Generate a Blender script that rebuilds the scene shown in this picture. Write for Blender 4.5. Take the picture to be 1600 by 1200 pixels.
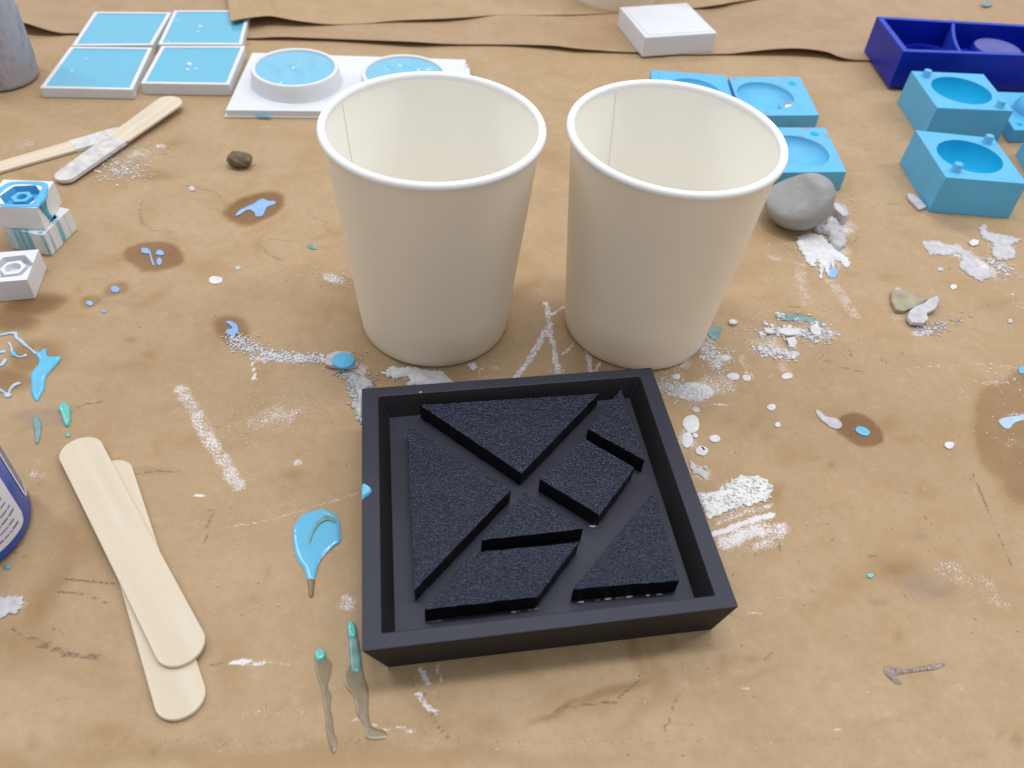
import bpy, bmesh, math, random
import numpy as np
from mathutils import Vector
random.seed(7); rng = np.random.default_rng(7)
for o in list(bpy.data.objects): bpy.data.objects.remove(o)
S = bpy.context.scene
C = S.collection

# ------------------------------------------------------------ camera (solved from the photo)
F_PX, PITCH, ROLL, CAM_H = 1281.739, 45.8359, 4.90758, 0.264341
_a, _r = math.radians(PITCH), math.radians(ROLL)
FW = Vector((0, math.cos(_a), -math.sin(_a)))
R0 = Vector((1, 0, 0)); U0 = Vector((0, math.sin(_a), math.cos(_a)))
RT = R0*math.cos(_r) + U0*math.sin(_r)
UP = -R0*math.sin(_r) + U0*math.cos(_r)
cam_d = bpy.data.cameras.new('camera'); cam = bpy.data.objects.new('camera', cam_d); C.objects.link(cam)
from mathutils import Matrix
m = Matrix((( RT.x, UP.x, -FW.x, 0), (RT.y, UP.y, -FW.y, 0), (RT.z, UP.z, -FW.z, CAM_H), (0, 0, 0, 1)))
cam.matrix_world = m
cam_d.sensor_width = 36; cam_d.lens = F_PX/1600*36
cam_d.clip_start = .01; cam_d.clip_end = 50
cam_d.dof.use_dof = True; cam_d.dof.focus_distance = .345; cam_d.dof.aperture_fstop = 15
S.camera = cam
S.view_settings.view_transform = 'Standard'; S.view_settings.look = 'None'
S.view_settings.exposure = 0; S.view_settings.gamma = 1

# ------------------------------------------------------------ light: dim workshop, ceiling panels beyond and beside the table
w = bpy.data.worlds.new('World'); S.world = w; w.use_nodes = True
bg = w.node_tree.nodes['Background']; bg.inputs[0].default_value = (.92, .95, 1, 1); bg.inputs[1].default_value = .64
def lamp(name, loc, target, sx, sy, power, col=(.95, .97, 1.0)):
    d = bpy.data.lights.new(name, 'AREA'); d.shape = 'RECTANGLE'; d.size = sx; d.size_y = sy
    d.energy = power; d.color = col
    o = bpy.data.objects.new(name, d); C.objects.link(o)
    o.location = loc; o.rotation_euler = (Vector(target)-Vector(loc)).to_track_quat('-Z', 'Y').to_euler()
lamp('ceiling_lamp', (.2, 2.0, 2.0), (0, .3, 0), 1.6, .14, 10)
lamp('ceiling_lamp', (-1.35, .9, 1.8), (0, .3, 0), .2, 1.4, 12)
lamp('ceiling_lamp', (1.5, .8, 1.8), (0, .3, 0), .2, 1.4, 13)
lamp('ceiling_lamp', (.1, .55, 2.2), (.1, .4, 0), 1.1, .3, 20)

# ------------------------------------------------------------ helpers
def sp(u, v, z=0.0):
    """a spot of the table survey: photo coordinates -> metres on the level z"""
    d = FW*F_PX + RT*(u-800) - UP*(v-600)
    t = (z-CAM_H)/d.z
    return Vector((d.x*t, d.y*t, z))
def smooth_mesh(me): me.polygons.foreach_set('use_smooth', [True]*len(me.polygons))
def link(name, me, mat=None, parent=None, smooth=False):
    if mat is not None:
        me.materials.append(mat)
    if smooth: smooth_mesh(me)
    o = bpy.data.objects.new(name, me); C.objects.link(o)
    if parent is not None: o.parent = parent
    return o
def mk(name, vs, fs, mat, parent=None, smooth=False, bevel=0, segs=2, origin=None):
    me = bpy.data.meshes.new(name)
    bm = bmesh.new()
    bv = [bm.verts.new(tuple(v)) for v in vs]
    for f in fs:
        try: bm.faces.new([bv[i] for i in f])
        except ValueError: pass
    bmesh.ops.recalc_face_normals(bm, faces=bm.faces)
    if bevel:
        es = [e for e in bm.edges if len(e.link_faces) == 2 and e.calc_face_angle(0) > .5]
        bmesh.ops.bevel(bm, geom=es, offset=bevel, segments=segs, profile=.6, affect='EDGES', clamp_overlap=True)
    bm.to_mesh(me); bm.free()
    o = link(name, me, mat, parent, smooth)
    return o
def thing(name, label, cat, loc=(0, 0, 0), group=None):
    o = bpy.data.objects.new(name, None); C.objects.link(o); o.empty_display_size = .01
    o['label'] = label; o['category'] = cat
    if group: o['group'] = group
    return o
def tag(o, label, cat, group=None, kind=None):
    o['label'] = label; o['category'] = cat
    if group: o['group'] = group
    if kind: o['kind'] = kind
    return o
def quad_inset(q, d):
    """move the corners of a quad inwards by d metres along its sides"""
    out = []
    for i in range(4):
        p, a, b = q[i], q[(i+1) % 4], q[(i-1) % 4]
        ea = (a-p).normalized(); eb = (b-p).normalized()
        out.append(p+ea*d+eb*d)
    return out
def lift(q, z): return [Vector((p.x, p.y, z)) for p in q]
def slab(name, poly, z0, z1, mat, parent=None, bevel=.0004, flare=0, segs=2):
    """closed prism over a polygon of xy points"""
    n = len(poly); c = sum((Vector((p[0], p[1], 0)) for p in poly), Vector())/n
    vs = []
    for p in poly:
        q = Vector((p[0], p[1], 0)); q = q+(q-c).normalized()*flare
        vs.append((q.x, q.y, z0))
    vs += [(p[0], p[1], z1) for p in poly]
    fs = [tuple(range(n))[::-1], tuple(range(n, 2*n))]+[(i, (i+1) % n, n+(i+1) % n, n+i) for i in range(n)]
    return mk(name, vs, fs, mat, parent, bevel=bevel, segs=segs)
def lathe(name, prof, mat, parent=None, center=(0, 0), n=96, wob=None, close=False):
    vs = []; fs = []
    for k in range(n):
        a = 2*math.pi*k/n
        for (r, z) in prof:
            rr = r*(1+(wob(a) if wob else 0)*min(1, z/.1))
            vs.append((center[0]+rr*math.cos(a), center[1]+rr*math.sin(a), z))
    L = len(prof)
    for k in range(n):
        k2 = (k+1) % n
        for j in range(L-1 if not close else L):
            j2 = (j+1) % L
            fs.append((k*L+j, k2*L+j, k2*L+j2, k*L+j2))
    o = mk(name, vs, fs, mat, parent, smooth=True)
    bm = bmesh.new(); bm.from_mesh(o.data); bmesh.ops.remove_doubles(bm, verts=bm.verts, dist=1e-6)
    bmesh.ops.recalc_face_normals(bm, faces=bm.faces); bm.to_mesh(o.data); bm.free()
    return o
def sharp(o, ang=35):
    try: o.data.set_sharp_from_angle(angle=math.radians(ang))
    except Exception: pass
    return o
def catmull(pts, k=4):
    out = []; n = len(pts)
    for i in range(n):
        p0, p1, p2, p3 = pts[i-1], pts[i], pts[(i+1) % n], pts[(i+2) % n]
        for j in range(k):
            t = j/k
            out.append(.5*((2*p1)+(-p0+p2)*t+(2*p0-5*p1+4*p2-p3)*t*t+(-p0+3*p1-3*p2+p3)*t**3))
    return out
def lattice_noise(X, Y, scale, seed):
    r = np.random.default_rng(seed); G = r.random((257, 257)); x = X*scale+1000; y = Y*scale+1000
    ix = np.floor(x).astype(int); iy = np.floor(y).astype(int); fx = x-ix; fy = y-iy
    fx = fx*fx*(3-2*fx); fy = fy*fy*(3-2*fy); ix %= 256; iy %= 256
    return (G[iy, ix]*(1-fx)+G[iy, ix+1]*fx)*(1-fy)+(G[iy+1, ix]*(1-fx)+G[iy+1, ix+1]*fx)*fy
def fbm(X, Y, scale, seed, o=4):
    v = 0; a = .5
    for k in range(o): v = v+a*lattice_noise(X, Y, scale*2**k, seed+k); a *= .5
    return v/(1-.5**o)
from mathutils.geometry import delaunay_2d_cdt
def blob(name, pts, h, mat, parent=None, z=.0003, k=4, rough=0, edge=None, rag=0):
    """a spill over an outline of table points: flat below, rising from its edge to height h"""
    P = catmull([Vector((p.x, p.y, 0)) for p in pts], k)
    B = np.array([(p.x, p.y) for p in P]); n = len(B)
    if rag:
        T_ = np.roll(B, -1, 0)-np.roll(B, 1, 0); T_ /= np.hypot(T_[:, 0], T_[:, 1])[:, None]+1e-12
        w_ = (fbm(B[:, 0], B[:, 1], 900, 91, 3)*2-1)*1.8
        B = B+np.stack([-T_[:, 1], T_[:, 0]], -1)*(w_*rag)[:, None]
    E = np.roll(B, -1, 0)-B; per = np.hypot(E[:, 0], E[:, 1]).sum(); area = abs((B[:, 0]*np.roll(B[:, 1], -1)-np.roll(B[:, 0], -1)*B[:, 1]).sum())/2
    pitch = max(.00035, math.sqrt(area)/24, 2*area/per/9); edge = edge or min(.0022, area/per*.9)
    gx = np.arange(B[:, 0].min(), B[:, 0].max(), pitch); gy = np.arange(B[:, 1].min(), B[:, 1].max(), pitch*.87)
    if len(gx) and len(gy):
        GX, GY = np.meshgrid(gx, gy); GX = GX+(np.arange(len(gy)) % 2)[:, None]*pitch/2; Q = np.stack([GX.ravel(), GY.ravel()], -1)
    else: Q = np.zeros((0, 2))
    def bd(Q):
        d = Q[:, None, :]-B[None]; t = np.clip((d*E[None]).sum(-1)/((E*E).sum(-1)[None]+1e-14), 0, 1)
        return np.sqrt(((d-t[..., None]*E[None])**2).sum(-1)).min(1)
    if len(Q):
        ins = np.zeros(len(Q), bool); x0, y0 = B[:, 0], B[:, 1]; x1, y1 = np.roll(x0, -1), np.roll(y0, -1)
        for i in range(n):
            c_ = ((y0[i] > Q[:, 1]) != (y1[i] > Q[:, 1])); ins ^= c_ & (Q[:, 0] < (x1[i]-x0[i])*(Q[:, 1]-y0[i])/(y1[i]-y0[i]+1e-15)+x0[i])
        Q = Q[ins]
        if len(Q): Q = Q[bd(Q) > pitch*.35]
    # scaled up, as the triangulator works to a fixed tolerance
    V2 = [Vector((float(x)*1000, float(y)*1000)) for x, y in list(B)+list(Q)]
    r = delaunay_2d_cdt(V2, [(i, (i+1) % n) for i in range(n)], [], 1, 1e-5)
    vv = np.array([(v.x/1000, v.y/1000) for v in r[0]]); d = bd(vv); f = np.sqrt(np.clip(1-(1-np.clip(d/edge, 0, 1))**2, 0, 1))
    zz = z+h*f
    if rough: zz = zz+h*rough*f*(fbm(vv[:, 0], vv[:, 1], 420, 71, 3)*2-1)*1.6
    return mk(name, [(x, y, q_) for (x, y), q_ in zip(vv, zz)], [tuple(f_) for f_ in r[2]], mat, parent, smooth=True)
def ell_pts(u, v, ru, rv, rot=0, n=10, wob=.12, z=0):
    out = []; rot = math.radians(rot)
    for i in range(n):
        a = 2*math.pi*i/n; k = 1+random.uniform(-wob, wob)
        x = ru*k*math.cos(a); y = rv*k*math.sin(a)
        out.append(sp(u+x*math.cos(rot)-y*math.sin(rot), v+x*math.sin(rot)+y*math.cos(rot), z))
    return out
def zoomed(pts, ox, oy, s): return [sp(ox+x/s, oy+y/s) for x, y in pts]

# ------------------------------------------------------------ materials
def mat(name, col, rough=.5, spec=.5, bump=None, var=None, coat=0, sss=0):
    """bump=(scale, strength, distance); var=(scale, amount)"""
    M = bpy.data.materials.new(name); M.use_nodes = True; nt = M.node_tree; b = nt.nodes['Principled BSDF']
    b.inputs['Base Color'].default_value = (*col, 1); b.inputs['Roughness'].default_value = rough
    b.inputs['Specular IOR Level'].default_value = spec
    if coat: b.inputs['Coat Weight'].default_value = coat; b.inputs['Coat Roughness'].default_value = .08
    if sss:
        b.inputs['Subsurface Weight'].default_value = sss; b.inputs['Subsurface Radius'].default_value = (.004, .004, .004)
        b.inputs['Subsurface Scale'].default_value = 1
    g = nt.nodes.new('ShaderNodeNewGeometry')
    if var:
        n = nt.nodes.new('ShaderNodeTexNoise'); n.inputs['Scale'].default_value = var[0]; n.inputs['Detail'].default_value = 6
        nt.links.new(g.outputs['Position'], n.inputs['Vector'])
        r = nt.nodes.new('ShaderNodeMapRange'); r.inputs[1].default_value = .3; r.inputs[2].default_value = .7
        r.inputs[3].default_value = 1-var[1]; r.inputs[4].default_value = 1+var[1]
        nt.links.new(n.outputs[0], r.inputs[0])
        x = nt.nodes.new('ShaderNodeVectorMath'); x.operation = 'SCALE'; x.inputs[0].default_value = col
        nt.links.new(r.outputs[0], x.inputs['Scale']); nt.links.new(x.outputs[0], b.inputs['Base Color'])
    if bump:
        n = nt.nodes.new('ShaderNodeTexNoise'); n.inputs['Scale'].default_value = bump[0]; n.inputs['Detail'].default_value = 4
        nt.links.new(g.outputs['Position'], n.inputs['Vector'])
        bp = nt.nodes.new('ShaderNodeBump'); bp.inputs['Strength'].default_value = bump[1]; bp.inputs['Distance'].default_value = bump[2]
        nt.links.new(n.outputs[0], bp.inputs['Height']); nt.links.new(bp.outputs[0], b.inputs['Normal'])
    return M
class NT:
    """small node-building helper"""
    def __init__(s, M): s.t = M.node_tree; s.b = s.t.nodes['Principled BSDF']
    def n(s, ty, **kw):
        x = s.t.nodes.new(ty)
        for k, v in kw.items():
            if k.startswith('i'): x.inputs[int(k[1:])].default_value = v
            else: setattr(x, k, v)
        return x
    def l(s, a, b): s.t.links.new(a, b)
    def math(s, op, a, b=None, clamp=False):
        x = s.t.nodes.new('ShaderNodeMath'); x.operation = op; x.use_clamp = clamp
        for i, v in enumerate((a, b)):
            if v is None: continue
            if isinstance(v, (int, float)): x.inputs[i].default_value = v
            else: s.l(v, x.inputs[i])
        return x.outputs[0]
    def mix(s, f, a, b, mode='MIX'):
        x = s.t.nodes.new('ShaderNodeMix'); x.data_type = 'RGBA'; x.blend_type = mode
        for sock, v in ((x.inputs['Factor'], f), (x.inputs[6], a), (x.inputs[7], b)):
            if isinstance(v, (int, float)): sock.default_value = v
            elif isinstance(v, tuple): sock.default_value = (*v, 1)
            else: s.l(v, sock)
        return x.outputs[2]
    def noise(s, scale, detail=5, vec=None, rough=.55):
        x = s.t.nodes.new('ShaderNodeTexNoise'); x.inputs['Scale'].default_value = scale; x.inputs['Detail'].default_value = detail
        x.inputs['Roughness'].default_value = rough
        if vec is None:
            g = s.t.nodes.new('ShaderNodeNewGeometry'); vec = g.outputs['Position']
        s.l(vec, x.inputs['Vector']); return x.outputs[0]
    def rng(s, v, a, b, c, d):
        x = s.t.nodes.new('ShaderNodeMapRange'); x.clamp = True
        for i, q in enumerate((a, b, c, d)): x.inputs[i+1].default_value = q
        s.l(v, x.inputs[0]); return x.outputs[0]
    def attr(s, name):
        x = s.t.nodes.new('ShaderNodeAttribute'); x.attribute_name = name; return x.outputs['Fac']
KRAFT = (.44, .31, .185)
def kraft_mat(name, stains, tint=(1, 1, 1)):
    M = bpy.data.materials.new(name); M.use_nodes = True; T = NT(M)
    big = T.noise(7, 4); mid = T.noise(38, 6); fine = T.noise(420, 3); fib = T.noise(1500, 2)
    col = T.mix(T.rng(big, .35, .65, 0, 1), (.405, .272, .148), (.445, .31, .18))
    col = T.mix(T.rng(mid, .42, .66, 0, .42), col, (.34, .215, .105))
    col = T.mix(T.rng(fine, .35, .7, .0, .14), col, (.27, .18, .10))
    col = T.mix(T.rng(fib, .5, .8, 0, .10), col, (.62, .50, .36))
    rough = T.rng(mid, .3, .7, .50, .62)
    wv = T.noise(190, 6, rough=.7)
    col = T.mix(T.rng(wv, .50, .72, 0, .32), col, (.31, .19, .085))
    col = T.mix(T.rng(wv, .30, .44, .22, 0), col, (.58, .45, .31))
    if tint != (1, 1, 1): col = T.mix(1.0, col, tint, 'MULTIPLY')
    if stains:
        oil = T.attr('oil'); chalk = T.attr('chalk'); grey = T.attr('grey'); dirt = T.attr('dirt')
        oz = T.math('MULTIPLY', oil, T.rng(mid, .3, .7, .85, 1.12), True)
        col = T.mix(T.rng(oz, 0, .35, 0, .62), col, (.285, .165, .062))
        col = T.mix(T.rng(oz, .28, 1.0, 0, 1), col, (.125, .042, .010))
        col = T.mix(T.math('MULTIPLY', grey, T.rng(mid, .3, .7, .7, 1.1), True), col, (.20, .15, .135))
        n2 = T.noise(900, 4, rough=.7)
        d = T.math('SUBTRACT', T.math('MULTIPLY', dirt, 1.6), T.rng(n2, .3, .7, .0, 1.0))
        col = T.mix(T.rng(d, 0, .5, 0, .75), col, (.15, .095, .06))
        n1 = T.noise(1100, 5, rough=.75); n3 = T.noise(180, 4)
        c = T.math('SUBTRACT', T.math('MULTIPLY', chalk, 1.5), T.math('ADD', T.rng(n1, .32, .68, 0, .8), T.rng(n3, .3, .7, 0, .35)))
        col = T.mix(T.rng(c, -.05, .35, 0, .9), col, (.74, .72, .74))
        rough = T.math('SUBTRACT', rough, T.math('MULTIPLY', oil, .12))
    T.l(col, T.b.inputs['Base Color']); T.l(rough, T.b.inputs['Roughness'])
    T.b.inputs['Specular IOR Level'].default_value = .5
    bp = T.n('ShaderNodeBump'); bp.inputs['Strength'].default_value = .5; bp.inputs['Distance'].default_value = .0006
    T.l(T.math('ADD', T.noise(55, 4), T.math('MULTIPLY', fine, .35)), bp.inputs['Height']); T.l(bp.outputs[0], T.b.inputs['Normal'])
    return M
M_table = kraft_mat('kraft_paper_used', True)
for n_ in M_table.node_tree.nodes:
    if n_.type == 'BSDF_PRINCIPLED': n_.inputs['Specular IOR Level'].default_value = .28
M_sheet = kraft_mat('kraft_paper_clean', False, (.95, .92, .93))
M_sheet2 = kraft_mat('kraft_paper_upper', False, (1.0, 1.0, .92))
M_cup = mat('cup_paper_outside', (.76, .70, .60), .55, .3, bump=(900, .12, .0002), var=(20, .02))
M_cupflo = mat('cup_paper_inside', (.97, .955, .90), .5, .3, bump=(700, .08, .0002))
M_cup = mat('cup_paper_outside', (.76, .70, .60), .55, .3, bump=(900, .12, .0002), var=(20, .02))
M_cupflo = mat('cup_paper_inside', (.90, .885, .83), .5, .3, bump=(700, .08, .0002))
def thin_paper(name, col, trans):
    M = mat(name, col, .55, .3, bump=(900, .10, .0002), var=(20, .015)); T = NT(M)
    tr = T.n('ShaderNodeBsdfTranslucent'); tr.inputs[0].default_value = (*[c*.97 for c in col], 1)
    mx = T.n('ShaderNodeMixShader'); mx.inputs[0].default_value = trans
    T.l(T.b.outputs[0], mx.inputs[1]); T.l(tr.outputs[0], mx.inputs[2])
    T.l(mx.outputs[0], [n for n in M.node_tree.nodes if n.type == 'OUTPUT_MATERIAL'][0].inputs[0])
    return M
M_cup = mat('cup_paper_outside', (.81, .715, .575), .42, .4, bump=(900, .12, .0002), var=(20, .02))
M_cupin = mat('cup_paper_inside', (.97, .94, .87), .45, .3, bump=(700, .06, .0002))
M_rim = mat('cup_rim_paper', (.84, .835, .84), .4, .4)
M_seam = mat('cup_seam_edge', (.80, .77, .69), .6, .3)
M_blk = mat('black_print_plastic', (.008, .009, .024), .56, .5, bump=(1600, .15, .0001), var=(60, .15))
M_wall = mat('black_wall_plastic', (.010, .0085, .010), .62, .3, bump=(1600, .15, .0001))
M_side = mat('black_cut_edge', (.003, .003, .004), .5, .25)
M_white = mat('white_print_plastic', (.68, .69, .715), .45, .4, bump=(500, .1, .0002), var=(60, .02))
M_whiteold = mat('white_stained_plastic', (.74, .73, .72), .5, .4, bump=(500, .15, .0002), var=(90, .05))
M_sil = mat('light_blue_silicone_wet', (.12, .455, .64), .12, .5, bump=(60, .1, .0006), coat=.6)
M_silw = mat('light_blue_silicone_wrinkled', (.15, .51, .72), .13, .5, bump=(55, .5, .004), coat=.8)
M_blue = mat('light_blue_silicone', (.115, .44, .70), .45, .3, bump=(300, .12, .0003), var=(50, .05))
M_bowl = mat('light_blue_silicone_bowl', (.014, .41, .67), .5, .1)
M_navy = mat('navy_silicone', (.0004, .014, .34), .36, .3, bump=(120, .1, .0006), var=(40, .12))
M_navyrim = mat('navy_silicone_rim', (.012, .05, .46), .4, .5, var=(200, .25))  # lighter blue for the rim top and divider
M_navytop = mat('navy_silicone_dusty', (.10, .105, .34), .5, .4, var=(120, .15))
M_plaster = mat('white_plaster', (.66, .65, .66), .8, .2, bump=(500, .6, .0005), var=(300, .10))
M_greypl = mat('grey_plaster', (.50, .49, .50), .8, .2, bump=(500, .6, .0005), var=(250, .15))
M_thinpl = mat('thin_grey_plaster', (.52, .50, .515), .7, .3, bump=(400, .4, .0004), var=(300, .15))
M_brownpl = mat('brown_grey_plaster', (.36, .31, .22), .8, .2, bump=(400, .5, .0005), var=(150, .2))
M_teal = mat('teal_paint', (.12, .50, .44), .15, .5, coat=.5)
M_sky = mat('sky_blue_paint', (.12, .46, .68), .2, .5, coat=.2, var=(60, .05))
M_peri = mat('periwinkle_paint', (.24, .42, .72), .35, .5, var=(200, .1))
M_pale = mat('pale_blue_paint', (.42, .55, .68), .35, .5, var=(200, .1))
M_dull = mat('dull_teal_paint', (.16, .30, .29), .25, .5, var=(250, .25))
M_tail = mat('oily_dried_drip', (.215, .155, .085), .25, .5, var=(200, .2))
M_silver = mat('glue_residue', (.27, .19, .155), .12, .6, bump=(700, 1, .001), var=(600, .35))
M_pebble = mat('brown_clay', (.17, .13, .085), .85, .2, bump=(400, .8, .001), var=(300, .25))
M_silw.node_tree.nodes['Principled BSDF'].inputs['Coat IOR'].default_value = 2.0
M_silw.node_tree.nodes['Principled BSDF'].inputs['Coat Weight'].default_value = 1
M_silw.node_tree.nodes['Principled BSDF'].inputs['Coat Roughness'].default_value = .14
# wood of the craft sticks
def wood_mat(name, c1, c2, coated=False):
    M = bpy.data.materials.new(name); M.use_nodes = True; T = NT(M)
    tc = T.n('ShaderNodeTexCoord'); mp = T.n('ShaderNodeMapping'); mp.inputs['Scale'].default_value = (14, 260, 200)
    T.l(tc.outputs['Object'], mp.inputs['Vector'])
    g = T.noise(1, 4, vec=mp.outputs[0])
    col = T.mix(T.rng(g, .35, .68, 0, 1), c1, c2)
    T.l(col, T.b.inputs['Base Color']); T.b.inputs['Roughness'].default_value = .55; T.b.inputs['Specular IOR Level'].default_value = .3
    bp = T.n('ShaderNodeBump'); bp.inputs['Strength'].default_value = .2; bp.inputs['Distance'].default_value = .0002
    T.l(g, bp.inputs['Height']); T.l(bp.outputs[0], T.b.inputs['Normal'])
    return M
M_wood = wood_mat('birch_wood', (.64, .555, .43), (.60, .51, .38))
M_wood2 = wood_mat('birch_wood_used', (.70, .605, .47), (.63, .53, .40))
M_coat = mat('plaster_coating', (.58, .55, .53), .75, .2, bump=(500, .6, .0004), var=(200, .2))
# concrete of the round vase
def stone_mat():
    M = bpy.data.materials.new('grey_concrete'); M.use_nodes = True; T = NT(M)
    tc = T.n('ShaderNodeTexCoord'); mp = T.n('ShaderNodeMapping'); mp.inputs['Scale'].default_value = (12, 12, 130)
    T.l(tc.outputs['Object'], mp.inputs['Vector'])
    band = T.noise(2.0, 3, vec=mp.outputs[0]); sp_ = T.noise(120, 5)
    col = T.mix(T.rng(band, .3, .7, 0, 1), (.25, .245, .235), (.31, .305, .30))
    col = T.mix(T.rng(sp_, .52, .75, 0, .6), col, (.42, .41, .40))
    T.l(col, T.b.inputs['Base Color']); T.b.inputs['Roughness'].default_value = .75
    bp = T.n('ShaderNodeBump'); bp.inputs['Strength'].default_value = .5; bp.inputs['Distance'].default_value = .0006
    T.l(T.noise(300, 5), bp.inputs['Height']); T.l(bp.outputs[0], T.b.inputs['Normal'])
    return M
M_stone = stone_mat()
# rough glinting film on the tangram pieces
def film_mat():
    M = bpy.data.materials.new('rough_black_film'); M.use_nodes = True; T = NT(M)
    T.b.inputs['Roughness'].default_value = .19
    T.b.inputs['Specular IOR Level'].default_value = .5
    T.b.inputs['Specular Tint'].default_value = (.80, .87, 1, 1)
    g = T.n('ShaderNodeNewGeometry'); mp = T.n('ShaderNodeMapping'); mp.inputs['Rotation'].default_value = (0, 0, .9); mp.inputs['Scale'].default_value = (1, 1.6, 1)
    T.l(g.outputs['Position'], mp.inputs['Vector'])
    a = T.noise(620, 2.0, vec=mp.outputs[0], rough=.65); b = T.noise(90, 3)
    T.l(T.mix(T.rng(T.noise(1300, 2, vec=mp.outputs[0]), .55, .72, 0, 1), (.003, .004, .016), (.018, .024, .070)), T.b.inputs['Base Color'])  # pale blue flecks painted into the base colour as glints
    bp = T.n('ShaderNodeBump'); bp.inputs['Strength'].default_value = 1; bp.inputs['Distance'].default_value = .0013
    T.l(T.math('ADD', a, T.math('MULTIPLY', b, .8)), bp.inputs['Height']); T.l(bp.outputs[0], T.b.inputs['Normal'])
    return M
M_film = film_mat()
def stained(base, col, stain, name, scale=90, lo=.5, hi=.62, stretch=(1, 1, 1)):
    """a material with patches of a second colour"""
    M = bpy.data.materials.new(name); M.use_nodes = True; T = NT(M)
    g = T.n('ShaderNodeNewGeometry'); mp = T.n('ShaderNodeMapping'); mp.inputs['Scale'].default_value = stretch
    T.l(g.outputs['Position'], mp.inputs['Vector'])
    f = T.noise(scale, 5, vec=mp.outputs[0], rough=.65)
    T.l(T.mix(T.rng(f, lo, hi, 0, 1), col, stain), T.b.inputs['Base Color']); T.b.inputs['Roughness'].default_value = .45
    return M
M_wb = stained(None, (.72, .72, .72), (.16, .42, .52), 'white_plastic_blue_streaks', 60, .50, .60, (3.5, 3.5, .25))
M_bluedirty = stained(None, (.115, .45, .70), (.24, .27, .36), 'light_blue_silicone_dirty', 120, .54, .66)
M_pit = stained(None, (.72, .71, .70), (.33, .30, .26), 'plaster_painted_pits', 650, .50, .60, (1, 1.6, 1))  # shade of the pits put into the colour as dark spots
M_grime = stained(None, (.40, .39, .44), (.27, .25, .28), 'grimy_white_plastic', 120, .50, .70, (1, 1, .8))

# ------------------------------------------------------------ the table: one paper-covered sheet with stain and powder masks
def grid_coords(fine0, fine1, step, far0, far1):
    a = list(np.arange(fine0, fine1, step))
    lo = [fine0-.01, fine0-.05, fine0-.15, far0]; hi = [fine1+.01, fine1+.05, fine1+.2, far1]
    return np.array(sorted(lo)+a+hi)
xs = grid_coords(-.44, .50, .00145, -1.3, 1.5)
ys = np.concatenate([[-.6, -.2, 0, .04, .06], np.arange(.07, .50, .00125), np.arange(.50, .88, .0024), [.9, 1.0, 1.3, 2.0]])
X, Y = np.meshgrid(xs, ys); ny, nx = X.shape
WX = X+(fbm(X, Y, 60, 1)-.5)*.008; WY = Y+(fbm(X, Y, 60, 11)-.5)*.008
FX = X+(fbm(X, Y, 130, 5, 3)-.5)*.0022; FY = Y+(fbm(X, Y, 130, 15, 3)-.5)*.0022
A = {k: np.zeros_like(X) for k in ('oil', 'chalk', 'grey', 'dirt')}
def ss(e0, e1, x): t = np.clip((x-e0)/(e1-e0), 0, 1); return t*t*(3-2*t)
def stain(k, u, v, ru, rv, s, soft=.3, rot=0, warp=2, tone=None):
    """an elliptical stain: centre and half axes surveyed in the photo, laid out on the table"""
    rot = math.radians(rot); c = sp(u, v)
    a = sp(u+ru*math.cos(rot), v+ru*math.sin(rot))-c; b = sp(u-rv*math.sin(rot), v+rv*math.cos(rot))-c
    det = a.x*b.y-a.y*b.x
    PX, PY = ((X, Y), (FX, FY), (WX, WY))[warp]
    dx, dy = PX-c.x, PY-c.y
    p = (dx*b.y-dy*b.x)/det; q = (a.x*dy-a.y*dx)/det; d = np.sqrt(p*p+q*q)
    f = s*(1-ss(1-soft, 1+soft*.3, d))
    A[k] = np.maximum(A[k], f)
def stroke(k, pts, wid, s, soft=.5, warp=1, taper=0):
    """a line or smear along table points, wid = half width in metres"""
    P = [sp(*p) for p in pts]; PX, PY = ((X, Y), (FX, FY), (WX, WY))[warp]; D = np.full_like(X, 9.)
    for p, q in zip(P, P[1:]):
        ex, ey = q.x-p.x, q.y-p.y; L = ex*ex+ey*ey+1e-12
        t = np.clip(((PX-p.x)*ex+(PY-p.y)*ey)/L, 0, 1)
        D = np.minimum(D, np.hypot(PX-p.x-t*ex, PY-p.y-t*ey))
    A[k] = np.maximum(A[k], s*(1-ss(wid*(1-soft), wid, D)))
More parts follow.
